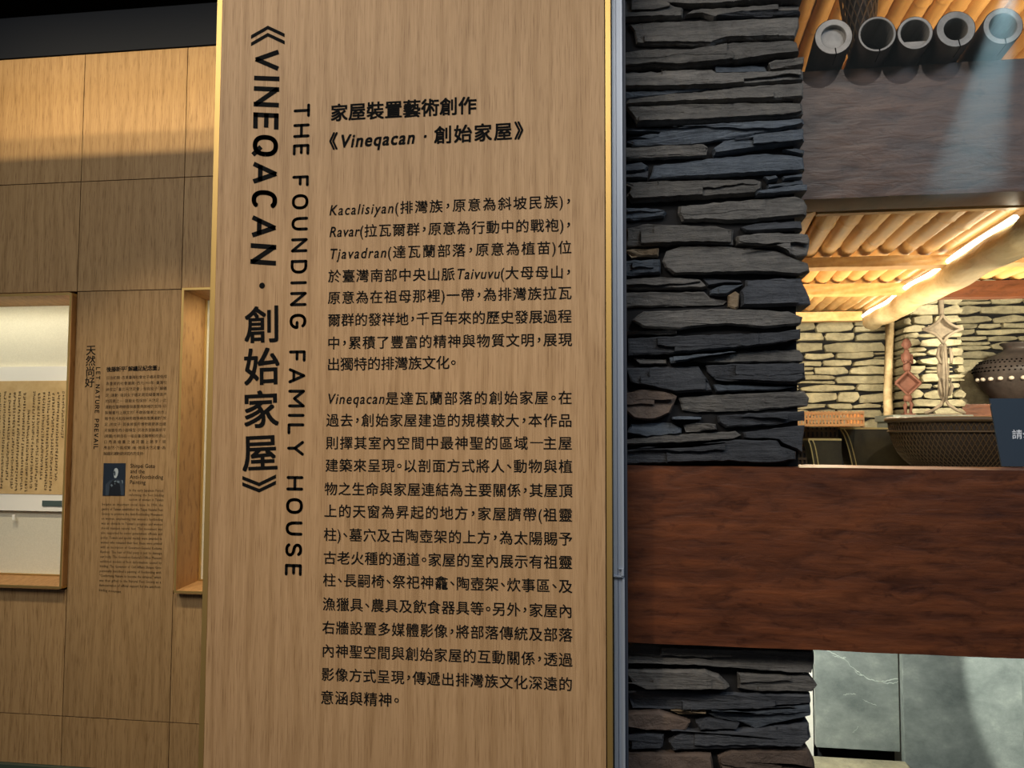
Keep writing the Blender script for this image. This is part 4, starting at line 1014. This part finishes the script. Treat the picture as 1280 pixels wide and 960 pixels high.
# taller ancestor carving
f2 = empty('carved_post', Vector((W(1180, 519).x, FY, PZ)), 'tall weathered grey ancestor carving with a four-pointed star frame overhead', 'carving')
cx = W(1180, 470).x
V, Fc = tube([Vector((cx, FY + .015, zpx(394))), Vector((cx, FY + .015, zpx(362)))], 3.6 * mp_, 10); obj('shaft', V, Fc, M_greywood, f2, True)
bars, crn = ring_diamond(cx, zpx(412), 25 * mp_, 19 * mp_, 0.26, FY, 2.1 * mp_); V, Fc = merge(bars); obj('star_frame', V, Fc, M_greywood, f2, True)
V = [c + Vector((0, .012, 0)) for c in crn]
ib = []
for i in range(4):
    a, b = crn[i], crn[(i + 1) % 4]; m_ = a.lerp(b, .5); c_ = Vector((cx, FY, zpx(412)))
    for j in range(8): t = j / 8; p = a.lerp(b, t) + (c_ - m_) * (.26 * 4 * t * (1 - t)); ib.append(p + Vector((0, .02, 0)))
V = [Vector((cx, FY + .03, zpx(412)))] + ib; obj('star_panel', V, [(0, 1 + (i + 1) % 32, 1 + i) for i in range(32)], M_greywood, f2)
prof = [(0, 430), (3, 430), (5.5, 434), (7.2, 440), (6.6, 447), (5, 452), (7.4, 456), (7.8, 464), (7, 470), (5.2, 474), (6.8, 479), (7.4, 488), (6.4, 494), (4, 499), (0, 500)]
V, Fc = lathe([(r * mp_, zpx(y)) for r, y in prof], cx, FY + .01, 0, 20, 1, .6); obj('torso', V, Fc, M_greywood, f2, True)
V, Fc = tube([Vector((cx, FY - .022, zpx(431))), Vector((cx, FY - .034, zpx(450))), Vector((cx, FY - .034, zpx(480))), Vector((cx, FY - .02, zpx(500)))], 2.0 * mp_, 8); obj('ridge', V, Fc, M_greywood, f2, True)
for s in (-1, 1):
    V, Fc = tube([Vector((cx + s * 6.5 * mp_, FY - .01, zpx(436))), Vector((cx + s * 8.6 * mp_, FY - .015, zpx(446))), Vector((cx + s * 6.2 * mp_, FY - .03, zpx(455)))], [2.2 * mp_, 2.4 * mp_, 1.8 * mp_], 8); obj('arm', V, Fc, M_greywood, f2, True)
    V, Fc = tube([Vector((cx + s * 5.5 * mp_, FY - .012, zpx(474))), Vector((cx + s * 7.6 * mp_, FY - .02, zpx(484))), Vector((cx + s * 4.6 * mp_, FY - .012, zpx(495)))], [2.4 * mp_, 2.6 * mp_, 1.8 * mp_], 8); obj('leg', V, Fc, M_greywood, f2, True)
    pp = [Vector((cx, FY, zpx(498))), Vector((cx + s * 5 * mp_, FY, zpx(506))), Vector((cx + s * 14 * mp_, FY, zpx(512.5))), Vector((cx + s * 25 * mp_, FY, zpx(516.6)))]
    V, Fc = tube(pp, [2.2 * mp_, 2.2 * mp_, 2.1 * mp_, 1.9 * mp_], 8); obj('foot_arc', V, Fc, M_greywood, f2, True)
V, Fc = boxv(cx - 20 * mp_, cx + 20 * mp_, FY - .01, FY + .03, PZ, PZ + 2 * mp_); obj('base', V, Fc, M_greywood, f2)

# ------------------------------------------------------------------ shelf, pot, baskets, seats
SZ = 1.41
sh = box('slate_shelf', at(960, 590, .5).x, 2.4, 0.295, 0.87, SZ - .045, SZ, M_slab, None, .003); tag(sh, 'long slate shelf just behind the lower beam carrying the baskets', 'shelf')
# red shelf with the clay pot
RB = 2.95; rz = at(1225, 505, RB).z
rx0 = at(1203, 512, RB).x
rs = empty('red_cabinet', (rx0 + .3, RB, 0), 'red brown wooden stand with a board front, right behind the big basket', 'stand')
box('board_top', rx0, rx0 + 1.0, RB, RB + .50, rz - .066, rz, M_redboard, rs, .002); box('stand_body', rx0 + .03, rx0 + .87, RB + .03, RB + .48, 0, rz - .066, M_redboard, rs)
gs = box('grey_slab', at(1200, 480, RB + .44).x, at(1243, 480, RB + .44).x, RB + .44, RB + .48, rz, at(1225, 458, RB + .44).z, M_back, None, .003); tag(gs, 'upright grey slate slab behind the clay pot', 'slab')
pc_ = at(1277, 470, RB + .22); mpp = (at(1287, 470, RB + .22) - pc_).length / 10
pot = empty('clay_pot', (pc_.x, pc_.y, rz), 'round dark clay pot with a flared neck and a row of pale studs', 'pot')
hz_ = lambda y: at(1277, y, RB + .22).z
prof = [(0, rz), (24 * mpp, rz), (34 * mpp, hz_(500)), (50 * mpp, hz_(484)), (57 * mpp, hz_(470)), (58.5 * mpp, hz_(463)), (57 * mpp, hz_(458)), (46 * mpp, hz_(450)), (33 * mpp, hz_(443.5)), (24 * mpp, hz_(440)), (20.5 * mpp, hz_(437)), (21 * mpp, hz_(434)), (25 * mpp, hz_(430.5)), (25 * mpp, hz_(429)), (22 * mpp, hz_(429.5)), (18 * mpp, hz_(434)), (18 * mpp, hz_(440)), (40 * mpp, hz_(455)), (50 * mpp, hz_(470)), (0, hz_(500))]
V, Fc = lathe(prof, pc_.x, pc_.y, 0, 40); obj('vessel', V, Fc, M_clay, pot, True)
def band(y, r, cnt, s, mat, nm):
    for j in range(cnt):
        a = 2 * PI * j / cnt
        if math.sin(a) > .2: continue
        V, Fc = ball((pc_.x + math.cos(a) * r * mpp, pc_.y + math.sin(a) * r * mpp, hz_(y)), s, s, s * .75, 8, 6); obj(nm, V, Fc, mat, pot, True)
band(475, 55.5, 26, .014, M_stud, 'stud'); 
pit = []
for y, r in ((452, 49.3), (455, 53.0), (461, 58.2), (465, 58.3)):
    for j in range(56):
        a = 2 * PI * j / 56 + y; pit.append(ball((pc_.x + math.cos(a) * r * mpp, pc_.y + math.sin(a) * r * mpp, hz_(y)), 0.006, 0.006, .004, 5, 3))
V, Fc = merge(pit); tag(obj('punched_dots', V, Fc, M_black, pot), kind='stuff')

# big boat-shaped basket
by = 0.60; bL = at(1111, 524, by).x; bc = at(1222, 524, by).x; ax = bc - bL; ay = .125; rimz = at(1170, 522, by - .08).z
bk_ = empty('woven_basket', (bc, by, SZ), 'large dark boat-shaped woven basket with a smooth rim, left of the blue notice', 'basket')
def hull(u, v, sc_=1.0):                               # u angle, v 0 rim .. 1 bottom
    rr_ = math.cos(v * PI / 2) ** .62
    return Vector((bc + ax * sc_ * (.30 + .70 * rr_) * math.cos(u) if v < 1 else bc + ax * sc_ * .3 * math.cos(u), by + ay * sc_ * (.35 + .65 * rr_) * math.sin(u), rimz - (rimz - SZ - .004) * math.sin(v * PI / 2)))
NU, NV = 56, 10
V = [hull(2 * PI * i / NU, j / NV, .985) for j in range(NV + 1) for i in range(NU)]
Fc = [(j * NU + i, j * NU + (i + 1) % NU, (j + 1) * NU + (i + 1) % NU, (j + 1) * NU + i) for j in range(NV) for i in range(NU)] + [tuple(range(NV * NU, NV * NU + NU))]
obj('lining', V, Fc, M_wickd, bk_, True)
st_ = []
for s in range(104):                                    # slanting strands both ways and upright ribs
    for dr in (-1, 1):
        pp = [hull(2 * PI * s / 104 + dr * .5 * j / 9, j / 9, 1.0) for j in range(10)]; st_.append(tube(pp, .0010, 4))
V, Fc = merge(st_); tag(obj('weave', V, Fc, M_wick, bk_), kind='stuff')
pp = [hull(2 * PI * i / 48, 0, 1.01) + Vector((0, 0, -.004)) for i in range(48)]
V, Fc = tube(pp, .0065, 8, True); obj('rim', V, Fc, M_wick, bk_, True)
pp = [hull(2 * PI * i / 48, .16, 1.015) for i in range(48)]
V, Fc = tube(pp, .0022, 5, True); obj('rim_binding', V, Fc, M_wick, bk_, True)

# dark low seats, light on their edges painted as pale rims
def seat(name, xa, xb, ya_px, Y, dep, label, bow, base=SZ):
    x0 = at(xa, 560, Y).x; x1 = at(xb, 560, Y).x; zt_ = at(xa, ya_px, Y).z
    r = empty(name, ((x0 + x1) / 2, Y, base), label, 'seat'); H = zt_ - base; n_ = 10
    V, Fc = [], []
    prof = []
    for j in range(n_ + 1):
        t = j / n_; z = zt_ - H * t; prof.append((x0 + bow * (t ** .7) * (1.15 - .15 * t), z))
    for (x, z) in prof: V += [(x, Y, z), (x1, Y, z), (x, Y + dep, z), (x1, Y + dep, z)]
    for j in range(n_):
        a = j * 4; b = a + 4; Fc += [(a, b, b + 1, a + 1), (a + 2, a + 3, b + 3, b + 2), (a, a + 2, b + 2, b), (a + 1, b + 1, b + 3, a + 3)]
    Fc += [(0, 1, 3, 2), (n_ * 4, n_ * 4 + 2, n_ * 4 + 3, n_ * 4 + 1)]
    obj('body', V, Fc, M_darkwood, r)
    obj('top_edge', *boxv(x0 - .001, x1, Y - .002, Y + dep, zt_, zt_ + .0045), M_edge, r)
    for off in (-.001, .009):
        V, Fc = tube([Vector((x + off, Y - .0015, z)) for x, z in prof], .0016, 6); obj('side_edge', V, Fc, M_edge, r, True)
    return r
seat('low_seat', 1051, 1150, 536.5, 0.775, .09, 'larger dark wooden low seat with lit edges painted as pale rims, behind the basket', .030)
seat('low_seat', 1011, 1052, 550.5, 0.62, .08, 'smaller dark wooden low seat with lit edges painted as pale rims, beside the slate pier', .014)
# dark basket against the pier and the bright tray on it
kx0 = at(975, 560, .80).x; kx1 = at(1047, 560, .80).x; kz = at(1020, 534, .80).z
kb = empty('square_basket', ((kx0 + kx1) / 2, .83, SZ), 'dark square woven basket beside the slate pier, under the orange tray', 'basket')
box('wall', kx0 + .003, kx1 - .003, .803, .862, SZ, kz, M_wickd, kb)
lst = []
for i in range(14):
    x = kx0 + (kx1 - kx0) * i / 13; lst.append((x - .0025, x + .0025, .799, .803, SZ, kz))
for j in range(6):
    z = SZ + (kz - SZ) * (j + .5) / 6; lst.append((kx0, kx1, .7975, .7995, z - .003, z + .003))
tag(boxes('weave', lst, M_wick, kb), kind='stuff')
tx0 = at(985, 523, .70).x; tx1 = at(1079, 523, .70).x; tz0 = kz + 0.001; tz1 = at(1040, 514, .70).z
tr = empty('woven_tray', ((tx0 + tx1) / 2, .75, tz0), 'bright orange openwork woven tray lying on the dark square basket', 'tray')
box('tray_floor', tx0, tx1, .702, .85, tz0, tz0 + .004, M_wicko, tr)
lst = []
for i in range(23):
    x = tx0 + (tx1 - tx0) * i / 22; lst.append((x - .0022, x + .0022, .697, .701, tz0, tz1))
for z in (tz0 + .004, (tz0 + tz1) / 2, tz1 - .004): lst.append((tx0, tx1, .695, .6975, z - .0028, z + .0028))
lst += [(tx0, tx1, .846, .85, tz1 - .006, tz1), (tx1 - .004, tx1, .70, .846, tz0 + .005, tz1)]
tag(boxes('weave', lst, M_wicko, tr), kind='stuff')

# blue notice
NY = 0.262
ns = empty('notice_plate', (at(1300, 584, NY).x, NY, lz1), 'dark blue notice plate with white characters standing on the lower beam', 'notice')
f0 = [at(1237, 498, NY), at(1390, 494, NY), at(1374, 584, NY), at(1252.5, 584, NY)]
f0[2].z = f0[3].z = lz1 + .001; f0[1].z = f0[0].z
V = f0 + [p + Vector((0, .005, 0)) for p in f0]
obj('plate', V, [(3, 2, 1, 0), (4, 5, 6, 7), (0, 1, 5, 4), (1, 2, 6, 5), (2, 3, 7, 6), (3, 0, 4, 7)], M_blue, ns)
P0 = at(1264.5, 543, NY); P1 = at(1350, 543, NY); P1.z = P0.z
lettering('text_line', '請勿觸摸', P0, P1, (at(1278, 543, NY) - P0).length, ns, M_white, off=0.005, fit=False, res=3)
obj('foot', *boxv(f0[3].x + .02, f0[2].x - .02, NY + .0052, NY + .02, lz1 + .001, lz1 + .004), M_blue, ns)

# ------------------------------------------------------------------ slabs below the beam
zA = at(1070, 937, .90).z; xA0 = at(1019.5, 880, .90).x; xA1 = at(1124, 880, .90).x; xB0 = at(1128, 880, .88).x; xB1 = at(1276.5, 880, .88).x
s_ = empty('upright_slab', ((xA0 + xA1) / 2, .91, zA), 'upright green grey slate slab with a white vein, beside the slate pier', 'slab')
box('slab_body', xA0, xA1, .90, .925, zA, SZ - .046, M_slab, s_, .002)
def vein(px_, w0):
    L_ = [at(x, y, .8995) for x, y in px_]; V = []; n_ = len(L_); rv = random.Random(len(px_))
    P_ = []
    for i in range(n_ - 1):
        for j in range(5): P_.append(L_[i].lerp(L_[i + 1], j / 5) + Vector((rv.uniform(-1, 1), 0, rv.uniform(-1, 1))) * .0014)
    P_.append(L_[-1])
    for i, p in enumerate(P_):
        w_ = w0 * (.25 + rv.random()) * (1 if 0 < i < len(P_) - 1 else .1); V += [p + Vector((0, 0, w_)), p - Vector((0, 0, w_)), p + Vector((0, .0006, w_)), p + Vector((0, .0006, -w_))]
    Fc = []
    for i in range(len(P_) - 1):
        a = i * 4; Fc += [(a, a + 1, a + 5, a + 4), (a, a + 4, a + 6, a + 2), (a + 1, a + 3, a + 7, a + 5)]
    return V, Fc
for q_, w0 in (([(1032, 812), (1044, 818), (1056, 824), (1065, 834), (1076, 842), (1084, 848), (1094, 851), (1106, 852), (1116, 849), (1124, 848)], .0013), ([(1068, 838), (1073, 843), (1078, 845)], .0011), ([(1094, 851), (1108, 854), (1118, 854), (1124, 851)], .0010),
               ([(1040, 819), (1050, 822), (1058, 822)], .0008), ([(1054, 869), (1062, 867), (1070, 868)], .0006), ([(1066, 916), (1070, 912), (1073, 908)], .0006), ([(1078, 874), (1088, 879), (1096, 882)], .0006)):
    V, Fc = vein(q_, w0); obj('mineral_vein', V, Fc, M_vein, s_)
s_ = box('upright_slab', xB0, xB1, .872, .90, 0.0, SZ - .046, M_slab, None, .002); tag(s_, 'wide upright slate slab crossed by a slanting shadow under the beam', 'slab')
s_ = box('upright_slab', xB1 + .004, xB1 + .5, .885, .91, 0.0, SZ - .046, M_slab, None, .002); tag(s_, 'upright slate slab at the right edge under the beam', 'slab')
s_ = box('back_board', at(990, 880, .96).x, xB0 - .004, .945, .96, 0.0, SZ - .046, M_mortar); tag(s_, 'dark board behind the veined slab', 'board')
s_ = box('pale_strip', at(1000, 880, .935).x, xA0 - .002, .925, .94, 0.0, SZ - .05, M_matb); tag(s_, 'narrow cream strip standing in for the lit wall between the pier and the veined slab', 'panel')  # cream board put in place of the lit wall behind the gap
zL = at(1070, 943, .895).z
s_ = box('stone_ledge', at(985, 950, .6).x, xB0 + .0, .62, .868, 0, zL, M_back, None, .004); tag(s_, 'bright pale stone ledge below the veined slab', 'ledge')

# fish-trap net hanging behind the tubes
nx_ = at(1074, 10, .75); nr = .047
ft = empty('net_basket', nx_, 'brown openwork fish-trap basket hanging behind the first two tubes', 'basket')
st_ = []; H0, H1 = at(1074, 95, .75).z, z2
prof = lambda t: nr * (.45 + .75 * t)
for s in range(16):
    for dr in (-1, 1):
        pp = [Vector((nx_.x + math.cos(2 * PI * s / 16 + dr * t * 2.4) * prof(t), .75 + math.sin(2 * PI * s / 16 + dr * t * 2.4) * prof(t), H0 + (H1 - H0) * t)) for t in [j / 16 for j in range(17)]]
        st_.append(tube(pp, .0022, 4))
V, Fc = merge(st_); tag(obj('netting', V, Fc, M_wick, ft), kind='stuff')
V, Fc = lathe([(prof(0) * .8, H0), (prof(1) * .8, H1)], nx_.x, .75, 0, 20); obj('lining', V, Fc, M_wickd, ft)

# ------------------------------------------------------------------ thin haze in the house front that the projector beam crosses
hz = box('haze', at(1003, 100, .03).x + .01, 1.15, 0.085, UBY0 - .006, uz0 - .03, 2.75, M_mortar); tag(hz, 'thin haze crossed by a pale blue light shaft in front of the upper beam', 'haze', kind='stuff')
mh = bpy.data.materials.new('thin_haze'); mh.use_nodes = True; n = mh.node_tree; n.nodes.remove(n.nodes['Principled BSDF'])
vs = node(n, 'ShaderNodeVolumeScatter'); vs.inputs['Density'].default_value = 0.17; vs.inputs['Anisotropy'].default_value = 0.0; vs.inputs['Color'].default_value = (.8, .95, 1, 1)
n.links.new(vs.outputs[0], n.nodes['Material Output'].inputs['Volume']); hz.data.materials.clear(); hz.data.materials.append(mh)
